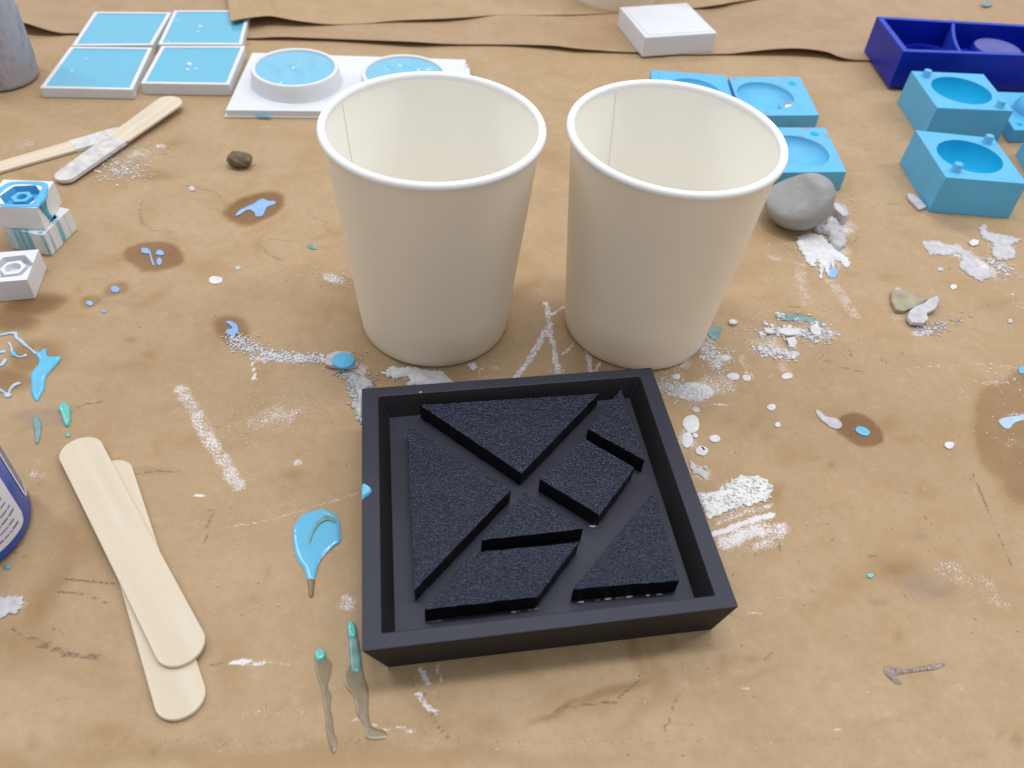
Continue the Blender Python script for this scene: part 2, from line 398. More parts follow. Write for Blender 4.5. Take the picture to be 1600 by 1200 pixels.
# oil halos round the paint splats, brown marks, painted shade at the front
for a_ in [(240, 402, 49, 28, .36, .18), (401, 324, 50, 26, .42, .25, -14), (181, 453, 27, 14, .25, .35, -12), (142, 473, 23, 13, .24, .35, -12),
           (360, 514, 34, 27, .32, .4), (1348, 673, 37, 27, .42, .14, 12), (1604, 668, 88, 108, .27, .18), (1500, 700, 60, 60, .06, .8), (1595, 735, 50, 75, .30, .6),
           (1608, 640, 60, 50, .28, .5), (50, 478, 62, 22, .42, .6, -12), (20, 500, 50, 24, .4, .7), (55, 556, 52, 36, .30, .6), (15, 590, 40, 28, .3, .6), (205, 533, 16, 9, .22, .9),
           (185, 578, 60, 14, .14, .9), (235, 560, 14, 12, .18, .9), (120, 840, 50, 65, .16, .9), (75, 930, 26, 110, .20, .9, 28), (75, 1170, 900, 14, .10, .8), (500, 1182, 520, 22, .16, .6), (165, 1065, 60, 20, .12, .9), (990, 1020, 14, 60, .2, .6, -20), (870, 1108, 60, 7, .26, .6, -18), (1030, 1075, 12, 40, .14, .8), (40, 1010, 80, 50, .16, .9),  # wide low ones: darker golden strip in front of the paper fold
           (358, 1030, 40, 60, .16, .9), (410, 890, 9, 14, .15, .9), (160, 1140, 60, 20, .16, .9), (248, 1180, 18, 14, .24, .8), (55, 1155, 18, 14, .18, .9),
           (207, 1153, 14, 6, .24, .8), (960, 1085, 90, 14, .26, .7, -18), (1020, 1045, 16, 60, .16, .8, -20), (1216, 772, 18, 20, .2, .8), (1395, 885, 60, 30, .22, .9), (1330, 915, 40, 35, .14, .9),  # soft dark shadow before the tray and golden strokes, put in as oil
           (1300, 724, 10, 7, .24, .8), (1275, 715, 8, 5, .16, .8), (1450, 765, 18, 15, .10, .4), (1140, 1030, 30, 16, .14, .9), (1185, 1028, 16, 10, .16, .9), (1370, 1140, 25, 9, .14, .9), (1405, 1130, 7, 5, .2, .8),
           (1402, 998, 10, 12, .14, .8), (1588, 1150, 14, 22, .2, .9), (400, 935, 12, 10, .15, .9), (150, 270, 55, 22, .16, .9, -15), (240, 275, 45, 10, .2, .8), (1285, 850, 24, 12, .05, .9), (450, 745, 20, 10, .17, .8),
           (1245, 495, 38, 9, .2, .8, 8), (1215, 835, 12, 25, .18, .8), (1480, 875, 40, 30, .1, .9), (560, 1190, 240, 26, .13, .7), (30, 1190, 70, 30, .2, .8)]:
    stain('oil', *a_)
for i in range(150):
    stain('oil', random.uniform(0, 1600), random.uniform(220, 1200), random.uniform(6, 70), random.uniform(4, 26), random.uniform(.05, .15), .95, random.uniform(-40, 40))
for a_ in [(60, 655, 50, 14, .45, .4), (53, 662, 21, 13, .4, .3), (1445, 915, 62, 28, .5, .9, 12), (1370, 945, 20, 9, .4, .8), (1330, 45, 26, 5, .35, .8, -20), (1437, 840, 17, 9, .3, .5),
           (1300, 1001, 0.1, .1, .1, .5), (115, 640, 20, 8, .25, .9), (1470, 905, 30, 40, .25, .9, 60), (190, 477, 55, 6, .28, .8, 10), (300, 265, 50, 12, .12, .8), (1490, 345, 40, 22, .30, .9, 25)]:
    stain('grey', *a_)
# scuffs and hair-thin dirt
DL = [[(275, 290), (300, 291), (335, 299), (350, 314), (351, 324)], [(225, 314), (217, 330), (222, 350), (240, 361), (272, 361)], [(160, 628), (130, 632), (108, 648)],
      [(420, 374), (455, 375)], [(405, 382), (420, 398), (445, 410)], [(490, 341), (515, 350)], [(505, 352), (512, 362)], [(210, 740), (250, 737), (285, 736)], [(325, 793), (332, 800), (318, 847)],
      [(95, 905), (180, 912)], [(90, 925), (140, 930), (178, 944)], [(60, 1010), (100, 1022), (155, 1024)], [(20, 985), (70, 1005), (150, 1030)], [(1280, 560), (1320, 575), (1350, 582)], [(1325, 545), (1332, 558)], [(1375, 558), (1390, 570)],
      [(1520, 740), (1560, 840), (1585, 900)], [(1440, 800), (1455, 820)], [(1176, 866), (1182, 870)], [(1213, 840), (1220, 860)], [(1356, 870), (1372, 869)], [(1195, 1030), (1205, 1018)], [(570, 1010), (572, 990)], [(640, 1060), (700, 1160)],
      [(870, 1106), (960, 1095), (1000, 1060)], [(250, 240), (278, 246)], [(1222, 479), (1250, 480)], [(1340, 370), (1337, 377)], [(325, 1040), (350, 1035)], [(1060, 1085), (1040, 1140)], [(1325, 545), (1322, 540)]]
for d_ in DL: stroke('dirt', d_, .0011, .62, .9)
for i in range(110):
    u, v = random.uniform(0, 1600), random.uniform(230, 1200); L_ = random.uniform(4, 34); an = random.gauss(0, .8)
    stroke('dirt', [(u, v), (u+L_*math.cos(an)/2+random.uniform(-3, 3), v+L_*math.sin(an)*.5/2), (u+L_*math.cos(an), v+L_*math.sin(an)*.5)], random.uniform(.0006, .0012), random.uniform(.28, .6), .95)
for i in range(90):
    stain('dirt', random.uniform(0, 1600), random.uniform(200, 1200), random.uniform(2, 6), random.uniform(2, 4), random.uniform(.3, .6), .9)
stroke('dirt', [(120, 1159), (900, 1158), (1600, 1153)], .0022, .30, .95)  # dark line of the paper fold, its crease shade put into the mask
stroke('dirt', [(300, 1162), (600, 1163), (1000, 1160)], .0050, .24, .95)
# chalk and plaster smears
CH = [([(282, 608), (305, 645), (335, 700), (360, 738), (374, 757)], 0.0048, .46), ([(853, 473), (861, 520), (869, 560), (872, 582)], .0018, .78), ([(858, 508), (838, 545), (806, 592)], .0020, .78),
      ([(884, 478), (862, 492)], .0012, .6), ([(893, 540), (880, 556)], .0013, .6), ([(916, 550), (922, 580)], .0022, .6), ([(393, 560), (398, 592)], .0009, .7), ([(937, 566), (926, 584)], .0015, .6),
      ([(362, 1034), (405, 1037)], .0010, .75), ([(405, 1037), (450, 1037)], .0007, .45), ([(340, 830), (470, 800), (565, 768)], .0009, .42), ([(655, 1045), (668, 1065), (672, 1072)], .0016, .6), ([(680, 1042), (693, 1065)], .0013, .5),
      ([(656, 1085), (668, 1105), (678, 1113)], .0014, .7), ([(560, 1130), (650, 1142)], .0009, .55), ([(1170, 957), (1192, 959)], .0008, .5), ([(1155, 1078), (1182, 1075)], .0008, .5), ([(1303, 1140), (1318, 1140)], .0008, .6), ([(1110, 632), (1135, 633)], .0006, .65),
      ([(1440, 335), (1520, 378)], .0010, .40), ([(1385, 540), (1400, 570)], .0008, .35), ([(1430, 575), (1520, 568), (1600, 575)], .0012, .34), ([(1440, 590), (1600, 600)], .0009, .28), ([(305, 772), (318, 773)], .0008, .8),
      ([(1250, 415), (1258, 470)], .006, .34), ([(1300, 440), (1320, 470), (1335, 490)], .006, .36), ([(1155, 300), (1140, 380)], .002, .2), ([(1205, 400), (1250, 412)], .004, .32), ([(1060, 890), (1130, 870)], .001, .1),
      ([(1240, 290), (1270, 275)], .002, .3), ([(1330, 345), (1480, 420)], .0012, .3), ([(110, 730), (150, 700)], .0016, .34), ([(1420, 60), (1430, 80)], .001, .2), ([(1480, 890), (1560, 930)], .009, .3), ([(1160, 560), (1170, 590)], .004, .4)]
for k_ in range(26):
    t_ = k_/25; u0, v0 = 1112+26*t_+random.uniform(-4, 4), 802+52*t_; u1, v1 = u0+random.uniform(50, 95)*(1 if t_ < .8 else .7), 0
    v1 = v0-(u1-u0)*random.uniform(.26, .34)
    CH.append(([(u0, v0), ((u0+u1)/2, (v0+v1)/2-2), (u1, v1)], random.uniform(.0007, .0018), random.choice((.18, .28, .36, .48))))
CH.append(([(1130, 850), (1160, 836), (1185, 828)], .0042, .60))
CH.append(([(1105, 838), (1150, 822), (1210, 802)], .0015, .8))
for p_, w_, s_ in CH: stroke('chalk', p_, w_, s_, .6)
for a_ in [(430, 650, 75, 26, .40, .9, -10), (1085, 612, 34, 16, .9, .4), (1130, 560, 22, 10, .55, .8), (1210, 548, 40, 8, .6, .8), (520, 436, 28, 12, .52, .7, 20), (215, 240, 42, 16, .40, .9), (250, 228, 12, 5, .5, .7), (1080, 690, 18, 20, .4, .7),
           (1190, 850, 55, 18, .42, .8, -12), (1150, 840, 60, 26, .40, .9, -15), (1225, 830, 22, 20, .32, .8), (430, 1115, 80, 20, .32, .9), (545, 940, 20, 18, .42, .35), (465, 724, 9, 7, .5, .3), (40, 225, 30, 12, .34, .9), (60, 742, 30, 16, .36, .9), (20, 945, 30, 18, .5, .6),
           (555, 1125, 40, 9, .38, .9), (1500, 385, 60, 30, .3, .9), (1225, 575, 18, 20, .36, .8, 20), (1205, 590, 12, 8, .32, .8), (1330, 700, 1, 1, .1, .5), (1550, 600, 40, 10, .35, .8), (1590, 650, 40, 12, .4, .8), (1250, 520, 50, 14, .5, .8, 4), (780, 590, 60, 8, .36, .9), (1440, 520, 26, 9, .6, .7), (1260, 385, 60, 30, .30, .9), (1300, 1000, 1, 1, .1, .5),
           (60, 545, 30, 20, .30, .9), (770, 575, 40, 10, .35, .9), (840, 530, 50, 40, .20, .95), (1590, 690, 50, 40, .25, .9)]:
    stain('chalk', *a_, warp=1) if len(a_) < 7 else stain('chalk', *a_[:6], rot=a_[6], warp=1)
for a_ in [(1290, 395, 50, 40, .55, .9), (1320, 355, 30, 20, .5, .9), (1500, 395, 45, 12, .6, .8, 15), (1530, 415, 50, 18, .7, .8, 30), (1565, 385, 40, 22, .45, .9), (650, 585, 60, 14, .6, .8), (1150, 775, 62, 34, .55, .8, -20), (1170, 820, 62, 22, .42, .9, -18),
           (1150, 845, 50, 16, .42, .9, -12), (1215, 835, 34, 20, .5, .5, -8), (565, 620, 18, 40, .6, .8), (1420, 495, 50, 24, .3, .9), (1075, 680, 24, 34, .5, .8), (1100, 735, 24, 18, .5, .7), (1120, 600, 60, 30, .45, .9), (1200, 535, 60, 26, .4, .9),
           (1060, 565, 30, 20, .5, .9), (1280, 520, 50, 20, .45, .9), (440, 560, 70, 8, .7, .8, 6), (560, 580, 26, 16, .6, .8), (20, 942, 26, 16, .6, .7), (1240, 300, 30, 20, .1, .9)]:
    stain('chalk', *a_[:6], rot=a_[6] if len(a_) > 6 else 0, warp=2)
for i in range(70):
    stain('chalk', random.uniform(0, 1600), random.uniform(180, 1200), random.uniform(3, 40), random.uniform(2, 14), random.uniform(.12, .30), .95, random.uniform(-50, 50), warp=1)
for i in range(40):
    u, v = random.uniform(0, 1600), random.uniform(180, 1200); L_ = random.uniform(20, 110); an = random.uniform(0, 6.28)
    stroke('chalk', [(u, v), (u+L_*math.cos(an), v+L_*math.sin(an)*.5)], .0006, random.uniform(.18, .34), .8)
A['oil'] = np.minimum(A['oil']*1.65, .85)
Z = (fbm(X, Y, 18, 30, 3)-.5)*.0005
me = bpy.data.meshes.new('table')
co = np.stack([X, Y, Z], -1).reshape(-1, 3).astype(np.float32)
idx = np.arange(nx*ny).reshape(ny, nx)
q = np.stack([idx[:-1, :-1], idx[:-1, 1:], idx[1:, 1:], idx[1:, :-1]], -1).reshape(-1, 4)
me.vertices.add(len(co)); me.vertices.foreach_set('co', co.ravel())
me.loops.add(q.size); me.loops.foreach_set('vertex_index', q.ravel().astype(np.int32))
me.polygons.add(len(q)); me.polygons.foreach_set('loop_start', (np.arange(len(q))*4).astype(np.int32))
me.polygons.foreach_set('use_smooth', np.ones(len(q), bool)); me.update(calc_edges=True)
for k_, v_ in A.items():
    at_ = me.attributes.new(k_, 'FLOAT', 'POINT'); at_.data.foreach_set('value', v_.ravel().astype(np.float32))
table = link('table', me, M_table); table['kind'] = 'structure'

# ------------------------------------------------------------ loose kraft sheets at the back
def sheet(name, edge, back_y, label, z0=.001, left=None, mt=None):
    """edge = (u, v, height mm) along the near edge; the paper settles to z0 behind it"""
    P = [sp(u, v, max(h, .5)/1000) for u, v, h in edge]
    pts = []
    for i in range(len(P)-1):
        p0, p1, p2, p3 = P[max(i-1, 0)], P[i], P[i+1], P[min(i+2, len(P)-1)]
        for j in range(6):
            t = j/6
            pts.append(.5*((2*p1)+(-p0+p2)*t+(2*p0-5*p1+4*p2-p3)*t*t+(-p0+3*p1-3*p2+p3)*t**3))
    pts.append(P[-1]); vs = []; fs = []; n = len(pts)
    D = [0, .004, .010, .018, .03, .045, .07, .12, .2, .4]
    for d in D:
        for i, p in enumerate(pts):
            f = math.exp(-(d/(.013 if p.z < .0085 or left is None else .07))**2)
            y = p.y+d if d < .3 else max(back_y, p.y+d)
            dx = 0 if left is None else left*d
            vs.append((p.x+dx, y, z0+(max(p.z, z0)-z0)*f+(.0006*math.sin(p.x*37+d*60) if d > .01 else 0)*(1-f)+.0004*(1-f)))
    for r in range(len(D)-1):
        for i in range(n-1): fs.append((r*n+i, r*n+i+1, (r+1)*n+i+1, (r+1)*n+i))
    o = mk(name, vs, fs, mt or M_sheet, smooth=True)
    md = o.modifiers.new('thickness', 'SOLIDIFY'); md.thickness = .0003; md.offset = 1
    tag(o, label, 'paper sheet', 'loose brown paper sheets at the back'); return o
sheet('kraft_sheet', [(-60, 10, 5), (0, 27, 8), (42, 37, 8), (60, 43, 6), (90, 51, 2.5), (120, 53, 1), (200, 56, .8), (330, 58, .8), (395, 60, 1.5), (440, 58, 2.5), (520, 61, 2), (600, 64, 3), (650, 66, 3.5), (690, 68.5, 2), (740, 70, 1),
      (800, 70, 1.5), (860, 71.5, 3), (900, 76, 3), (950, 80, 1.5), (1000, 83, .8), (1070, 86, .7), (1130, 85, 1), (1170, 81, 3), (1210, 77, 5), (1250, 76, 6), (1290, 81, 5), (1315, 90, 3), (1345, 95, .8), (1420, 98, .6), (1600, 100, .6), (1800, 106, .6)],
      1.3, 'lower brown kraft sheet whose wavy edge runs behind the white block and trays', .0012)
_a0, _a1 = sp(360, 33, .0095), sp(355, 0, .009); LFT = (_a1.x-_a0.x)/(_a1.y-_a0.y)
sheet('kraft_sheet', [(360, 33, 9.5), (380, 29, 10), (402, 26, 10), (425, 25, 9), (460, 31.5, 7), (500, 36.5, 4.5), (530, 38, 3), (570, 36.5, 2.4), (620, 32, 3), (662, 30, 4), (700, 28.5, 4.5), (740, 26, 4), (781, 23, 2.6), (830, 24, 2.2), (900, 23, 2.2),
      (960, 20, 2.2), (1040, 15, 2.4), (1087, 12, 3.5), (1110, 9, 5), (1131, 6, 5), (1160, 1, 4), (1250, -10, 2.4), (1400, -20, 2.2)],
      1.3, 'upper brown kraft sheet with its torn corner curling over a white tray', .0024, left=LFT, mt=M_sheet2)

# ------------------------------------------------------------ paper cups
CUP_H, CUP_RB = .1025, .0346
def make_cup(cx, cy, label, seam_uv=None, wob=(0, 0), group='cream paper cups', dirt=False):
    t = thing('paper_cup', label, 'paper cup', group=group)
    wf = lambda a: wob[0]*math.cos(2*(a-wob[1]))
    H, rb, rt = CUP_H, CUP_RB, .0432
    # outside wall with the small turned-in foot
    lathe('foot_ring', [(rb-.0026, .0002), (rb-.0018, .0002), (rb-.0016, .003), (rb-.0026, .003)], M_seam, t, (cx, cy), close=True)
    prof = [(rb-.0010, .0010), (rb-.0003, .0009), (rb, .0013)]+[(rb+(rt-rb)*k/24, .001+(H-.0035)*k/24) for k in range(1, 25)]
    lathe('wall', prof, M_cup, t, (cx, cy), wob=wf)
    ri = .0004
    prof = [(rb+(rt-rb)*k/24-ri, .001+(H-.0035)*k/24) for k in range(1, 25)]
    lathe('inner_wall', prof, M_cupin, t, (cx, cy), wob=wf)
    lathe('floor', [(.00001, .0062), (rb-.001, .0062), (rb+.0003, .0075)], M_cupflo, t, (cx, cy), wob=wf)
    # rolled rim
    R, r = .0434, .0017; zc = H-.0017
    lathe('rim', [(R+r*math.cos(a), zc+r*math.sin(a)) for a in [2*math.pi*k/16 for k in range(16)]], M_rim, t, (cx, cy), wob=wf, close=True, n=128)
    if seam_uv:
        s = sp(*seam_uv, H); a0 = math.atan2(s.y-cy, s.x-cx)
        vs = []; fs = []
        wd = .00022
        for k in range(0, 25):
            z = .008+(H-.0115)*k/24; rr = rb+(rt-rb)*((z-.001)/(H-.0035))-ri-.00012
            rr *= 1+wf(a0)*min(1, z/.1)
            for s_ in (-1, 1): vs.append((cx+rr*math.cos(a0)+s_*wd*-math.sin(a0), cy+rr*math.sin(a0)+s_*wd*math.cos(a0), z))
        for k in range(24): fs.append((2*k, 2*k+1, 2*k+3, 2*k+2))
        mk('seam', vs, fs, M_seam, t)
    return t
make_cup(-.0398, .2967, 'empty cream paper cup on the left, in front of the round blue-filled moulds', (541, 150), (.004, 1.0))
make_cup(.0574, .3064, 'empty cream paper cup on the right, touching the grey concrete lump', (967, 133), (-.018, math.radians(20)))
make_cup(.0575, .7165, 'pale cup behind the white square block, only its foot in view', None)

# ------------------------------------------------------------ the black tray with the tangram
tray = thing('tangram_tray', 'black rectangular mould tray holding seven raised tangram shapes, front centre', 'mould tray')
ZT, ZF, ZP = .022, .013, .0209
top = [sp(565, 607, ZT), sp(1018, 574, ZT), sp(1154, 948, ZT), sp(565, 1018, ZT)]
inn = [sp(591, 619.5, ZT), sp(1000, 588, ZT), sp(1117.7, 930.5, ZT), sp(596, 989.3, ZT)]
bot = [sp(606, 1043, 0), sp(1112, 984, 0)]
bot = [top[0]+(bot[0]-top[3])*1, None, bot[1], bot[0]]
qb = quad_inset(top, .0042); bot = [qb[0], qb[1], bot[2], bot[3]]
bot = lift(bot, 0)
ax = (top[1]-top[0]).normalized()
flo = [lift([p], ZF)[0] for p in quad_inset(inn, .0040)]
vs = bot+top+inn+flo
fs = [(0, 1, 2, 3)]+[(i, (i+1) % 4, 4+(i+1) % 4, 4+i) for i in range(4)]+[(4+i, 4+(i+1) % 4, 8+(i+1) % 4, 8+i) for i in range(4)]+[(8+i, 8+(i+1) % 4, 12+(i+1) % 4, 12+i) for i in range(4)]+[(15, 14, 13, 12)]
fr = mk('tray_frame', vs, fs, M_blk, tray, bevel=.00035, segs=2)
fr.data.materials.append(M_wall)
for p in fr.data.polygons:
    if abs(p.normal.z) < .8 and p.area > 2e-5: p.material_index = 1
fc = sum(flo, Vector())/4
mk('tray_floor', [fc+(p-fc)*.9995+Vector((0, 0, .00025)) for p in flo], [(3, 2, 1, 0)], M_blk, tray)
pieces = [([(656.5, 633), (936, 615), (815, 739.5)], 'large triangle at the back'),
          ([(636.5, 664), (798.5, 765), (648, 922)], 'large triangle on the left'),
          ([(971, 608), (1007, 719), (918.5, 670)], 'small triangle in the back right corner'),
          ([(843.5, 748), (913, 685), (991, 731), (937, 805)], 'square between the two small triangles'),
          ([(821, 768), (911, 826), (752.5, 844)], 'small triangle in the centre'),
          ([(740, 863), (904, 848), (839.5, 932.5), (663.5, 952)], 'parallelogram in front'),
          ([(1023, 766), (1061.5, 907), (895.5, 920.5)], 'medium triangle in the front right corner')]
for pts, lab in pieces:
    P = [sp(u, v, ZP) for u, v in pts]; n = len(P); c = sum(P, Vector())/n
    # subdivided outline with slightly ragged cut edges
    out = []
    for i in range(n):
        a, b = P[i], P[(i+1) % n]
        L = (b-a).length; k = max(3, int(L/.0022)); nrm = Vector((-(b-a).y, (b-a).x, 0)).normalized()
        for j in range(k):
            out.append(a.lerp(b, j/k)+nrm*(random.gauss(0, .00009) if j else 0))
    m_ = len(out); vs = [(p.x, p.y, ZF+.0004) for p in out]+[(p.x, p.y, ZP+random.gauss(0, .00004)) for p in out]
    fs = [tuple(range(m_, 2*m_))]+[(i, (i+1) % m_, m_+(i+1) % m_, m_+i) for i in range(m_)]
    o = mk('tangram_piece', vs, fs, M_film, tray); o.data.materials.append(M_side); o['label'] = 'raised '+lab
    for p in o.data.polygons:
        if abs(p.normal.z) < .5: p.material_index = 1
# bits of glue squeezed out at the foot of two shapes
for pl_, w_ in ([(905, 941), (940, 937), (980, 933), (1020, 930), (1048, 927)], 2.4), ([(672, 972), (690, 970)], 2), ([(800, 957), (838, 951)], 1.6), ([(925, 822), (931, 823)], 2):
    for (u, v), (u2, v2) in zip(pl_, pl_[1:]):
        for k in range(4):
            if random.random() < .25: continue
            t = (k+random.random())/4; uu, vv = u+(u2-u)*t, v+(v2-v)*t
            P = ell_pts(uu, vv, random.uniform(2, 6), random.uniform(.6, 1.3)*w_*.5, -4, 7, .25, ZF+.0002)
            blob('glue_bead', P, .0003, M_silver if random.random() < .6 else M_plaster, tray, z=ZF+.0003, k=2)
P = [sp(u, v, ZT) for u, v in [(565.5, 759), (572, 758.5), (579, 763), (581, 768), (576, 774), (570, 778), (565.5, 780)]]
o = blob('paint_drop', P, .0016, M_sky, tray, z=ZT-.0001); o['label'] = 'small blue paint drop on the left rim'
slab('rim_nick', [sp(u, v, ZT) for u, v in ((655, 612.5), (659, 612.2), (659, 613.4), (655, 613.6))], ZT-.0002, ZT+.00015, M_greypl, tray, bevel=0)

# ------------------------------------------------------------ craft sticks
def stick(label, a, b, wid, z, th=.0016, mt=M_wood, wid2=None, coat=None, tilt=0, group='clean craft sticks'):
    """stick from tip a to tip b (table points)"""
    d = Vector((b.x-a.x, b.y-a.y, 0)); L = d.length; ang = math.atan2(d.y, d.x); wid2 = wid2 or wid
    r1, r2 = wid/2, wid2/2; out = []
    for k in range(19):
        t = math.pi/2+math.pi*k/18; out.append((r1*.92+r1*.92*math.cos(t), r1*math.sin(t)))
    for k in range(1, 12):
        x = r1+(L-r1-r2)*k/12; out.append((x, -(r1+(r2-r1)*k/12)*(1-.012*math.sin(math.pi*k/12))))
    for k in range(19):
        t = -math.pi/2+math.pi*k/18; out.append((L-r2*.92+r2*.92*math.cos(t), r2*math.sin(t)))
    for k in range(1, 12):
        x = L-r2-(L-r1-r2)*k/12; out.append((x, (r2+(r1-r2)*k/12)*(1-.012*math.sin(math.pi*k/12))))
    n = len(out); vs = [(x, y, 0) for x, y in out]+[(x, y, th) for x, y in out]
    fs = [tuple(range(n))[::-1], tuple(range(n, 2*n))]+[(i, (i+1) % n, n+(i+1) % n, n+i) for i in range(n)]
    o = mk('craft_stick', vs, fs, mt, bevel=.0002, segs=1)
    o.rotation_euler = (0, -tilt, ang); o.location = (a.x, a.y, z)
    tag(o, label, 'craft stick', group)
    if coat:
        lo, hi = coat; P = [(max(lo, min(hi, x)), y*1.03+(.0004*math.sin(x*900) if 0 else 0)) for x, y in out]
        Q = []
        for p in P:
            if not Q or abs(p[0]-Q[-1][0])+abs(p[1]-Q[-1][1]) > 1e-5: Q.append(p)
        m_ = len(Q); vs = [(x, y, -.0001) for x, y in Q]+[(x, y*.97, th+.0002) for x, y in Q]
        fs = [tuple(range(m_))[::-1], tuple(range(m_, 2*m_))]+[(i, (i+1) % m_, m_+(i+1) % m_, m_+i) for i in range(m_)]
        c = mk('dried_coating', vs, fs, M_coat, o)
        c['label'] = 'grey-white plaster dried on one end'
    return o
stick('clean craft stick lying underneath, lower of the crossed front pair', sp(168, 722, .0016), sp(291, 1120, .0016), .0156, .0003)
stick('clean craft stick lying on top of the other one beside the blue bottle', sp(117, 687, .0035), sp(295, 1034, .0035), .0160, .0020)
stick('used craft stick running off the left edge under its crossing mate', sp(-30, 268, .002), sp(197, 203, .002), .0105, .0004, mt=M_wood2, wid2=.0125, coat=(.050, .2), group='used craft sticks')
stick('used craft stick lying over the other with a whitened lower end', sp(276, 154, .0045), sp(92, 284, .002), .0165, .0042, mt=M_wood2, wid2=.0118, coat=(.055, .2), tilt=-.026, group='used craft sticks')

# ------------------------------------------------------------ square white trays filled with blue silicone
def filled_tray(uv, z1, label, beads=()):
    t = thing('silicone_filled_tray', label, 'mould tray', group='white square trays filled with blue silicone')
    q = [sp(u, v, z1) for u, v in uv]; qi = quad_inset(q, .0026); ql = lift(qi, z1-.0035); q0 = lift(quad_inset(q, .0003), .0002)
    vs = q0+q+qi+ql
    fs = [(0, 1, 2, 3)]+[(i, (i+1) % 4, 4+(i+1) % 4, 4+i) for i in range(4)]+[(4+i, 4+(i+1) % 4, 8+(i+1) % 4, 8+i) for i in range(4)]+[(8+i, 8+(i+1) % 4, 12+(i+1) % 4, 12+i) for i in range(4)]+[(15, 14, 13, 12)]
    mk('tray_frame', vs, fs, M_white, t, bevel=.0004)
    # silicone with a meniscus against the walls
    n = 14; vs = []; fs = []
    z = z1-.0012
    for i in range(n+1):
        for j in range(n+1):
            a = i/n; b = j/n
            p = (qi[0]*(1-a)+qi[1]*a)*(1-b)+(qi[3]*(1-a)+qi[2]*a)*b
            e = min(a, 1-a, b, 1-b)*n
            vs.append((p.x, p.y, z+(.0006 if e == 0 else (.00015 if e == 1 else 0))))
    for i in range(n):
        for j in range(n): fs.append((i*(n+1)+j, (i+1)*(n+1)+j, (i+1)*(n+1)+j+1, i*(n+1)+j+1))
    mk('silicone_fill', vs, fs, M_sil, t, smooth=True)
    for (u, v, r) in beads:
        c = sp(u, v, z); bm = bmesh.new(); bmesh.ops.create_uvsphere(bm, u_segments=12, v_segments=8, radius=r)
        me = bpy.data.meshes.new('bubble'); bm.to_mesh(me); bm.free(); o = link('bubble', me, M_bub, t, True); o.location = (c.x, c.y, z); o.scale = (1, 1, .7)
    return t
M_bub = mat('pale_bubble_highlight', (.62, .74, .80), .1, .6, coat=.8)  # pale beads for bubbles and highlights, the brightness is in their colour
filled_tray([(147.5, 18), (268, 19), (238.5, 70), (112, 71)], .0070, 'blue-filled white tray at the back left of the block of four', [(137, 45, .0007), (243, 45, .0006)])
filled_tray([(272, 16), (391, 16), (378, 69.5), (246.5, 69)], .0072, 'blue-filled white tray tucked under the curled paper corner', [(313, 42, .0016), (310, 50, .0009), (263, 65, .0007), (278, 31, .0008)])
filled_tray([(110, 72.5), (238, 74), (207, 140), (62, 137)], .0068, 'blue-filled white tray nearest the grimy white bottle', [(135, 92, .0006), (112, 111, .0009)])
filled_tray([(252, 71.5), (383, 71.5), (358, 132), (219.6, 130)], .0080, 'blue-filled white tray behind the tip of the used craft stick', [(296, 101, .0020), (293, 109, .0012), (306, 108, .0011)])

# ------------------------------------------------------------ double round mould on its white plate
dm = thing('round_mould_plate', 'white plate with two round raised moulds full of wrinkled blue silicone', 'mould')
pl = [sp(394, 82, .005), sp(728, 93, .005), sp(722, 176, .005), sp(352.5, 172, .005)]
slab('plate', [(p.x, p.y) for p in pl], .0012, .005, M_white, dm, bevel=.0004)
pw = [p+(p-sum(pl, Vector())/4).normalized()*.0016 for p in pl]
slab('plate_foot', [(p.x, p.y) for p in pw], .0002, .0012, M_white, dm, bevel=.0002)
slab('tab', [(p.x, p.y) for p in (sp(726, 104, .005), sp(734, 104, .005), sp(735, 125, .005), sp(726, 125, .005))], .0004, .0042, M_white, dm)
def fill_ring(c, R):
    prof = [(R+.0036, .0049), (R+.0026, .0090), (R+.0018, .0150), (R+.0014, .0155), (R-.0006, .0155), (R-.001, .0150), (R-.001, .0120)]
    sharp(lathe('round_rim', prof, M_white, dm, (c.x, c.y)), 40)
    n = 72; rings = 16; vs = [(c.x, c.y, .0142)]; fs = []; ph = random.uniform(0, 6)
    for r in range(1, rings+1):
        for k in range(n):
            a = 2*math.pi*k/n; rr = (R-.001)*r/rings; x = rr*math.cos(a); y = rr*math.sin(a)
            f = max(0, 1-(r/rings)**4)
            z = .0142+f*(.0008*math.sin(x*420+y*170+ph+1.6*math.sin(y*210+ph))+.0004*math.sin(y*330-x*260))
            vs.append((c.x+x, c.y+y, z))
    for k in range(n): fs.append((0, 1+k, 1+(k+1) % n))
    for r in range(rings-1):
        for k in range(n):
            fs.append((1+r*n+k, 1+(r+1)*n+k, 1+(r+1)*n+(k+1) % n, 1+r*n+(k+1) % n))
    mk('silicone_fill', vs, fs, M_silw, dm, smooth=True)
c1 = sp(461, 104, .0155); fill_ring(c1, .0262)
c2 = sp(632, 114, .0155); fill_ring(c2, .0262)
blob('silicone_drip', [Vector((p.x, p.y-.0004, 0)) for p in (sp(394, 174, .0046), sp(408, 174, .0046), sp(422, 175, .0046), sp(420, 180, .003), sp(415, 184, .001), sp(408, 179, .003), sp(398, 178, .003))], .0010, M_blue, dm, z=.0016)

# ------------------------------------------------------------ white square block
sq = [sp(968.7, 10, .0165), sp(1073.7, 3, .0165), sp(1120.5, 50, .0165), sp(1008.7, 57.5, .0165)]
wb = thing('white_block', 'plain white square block standing on brown paper at the top', 'block')
slab('block_body', [(p.x, p.y) for p in sq], .0013, .0160, M_white, wb, bevel=.0008, segs=3)
sqi = quad_inset(sq, .003)
slab('top_panel', [(p.x, p.y) for p in sqi], .0158, .0164, M_white, wb, bevel=.0002)

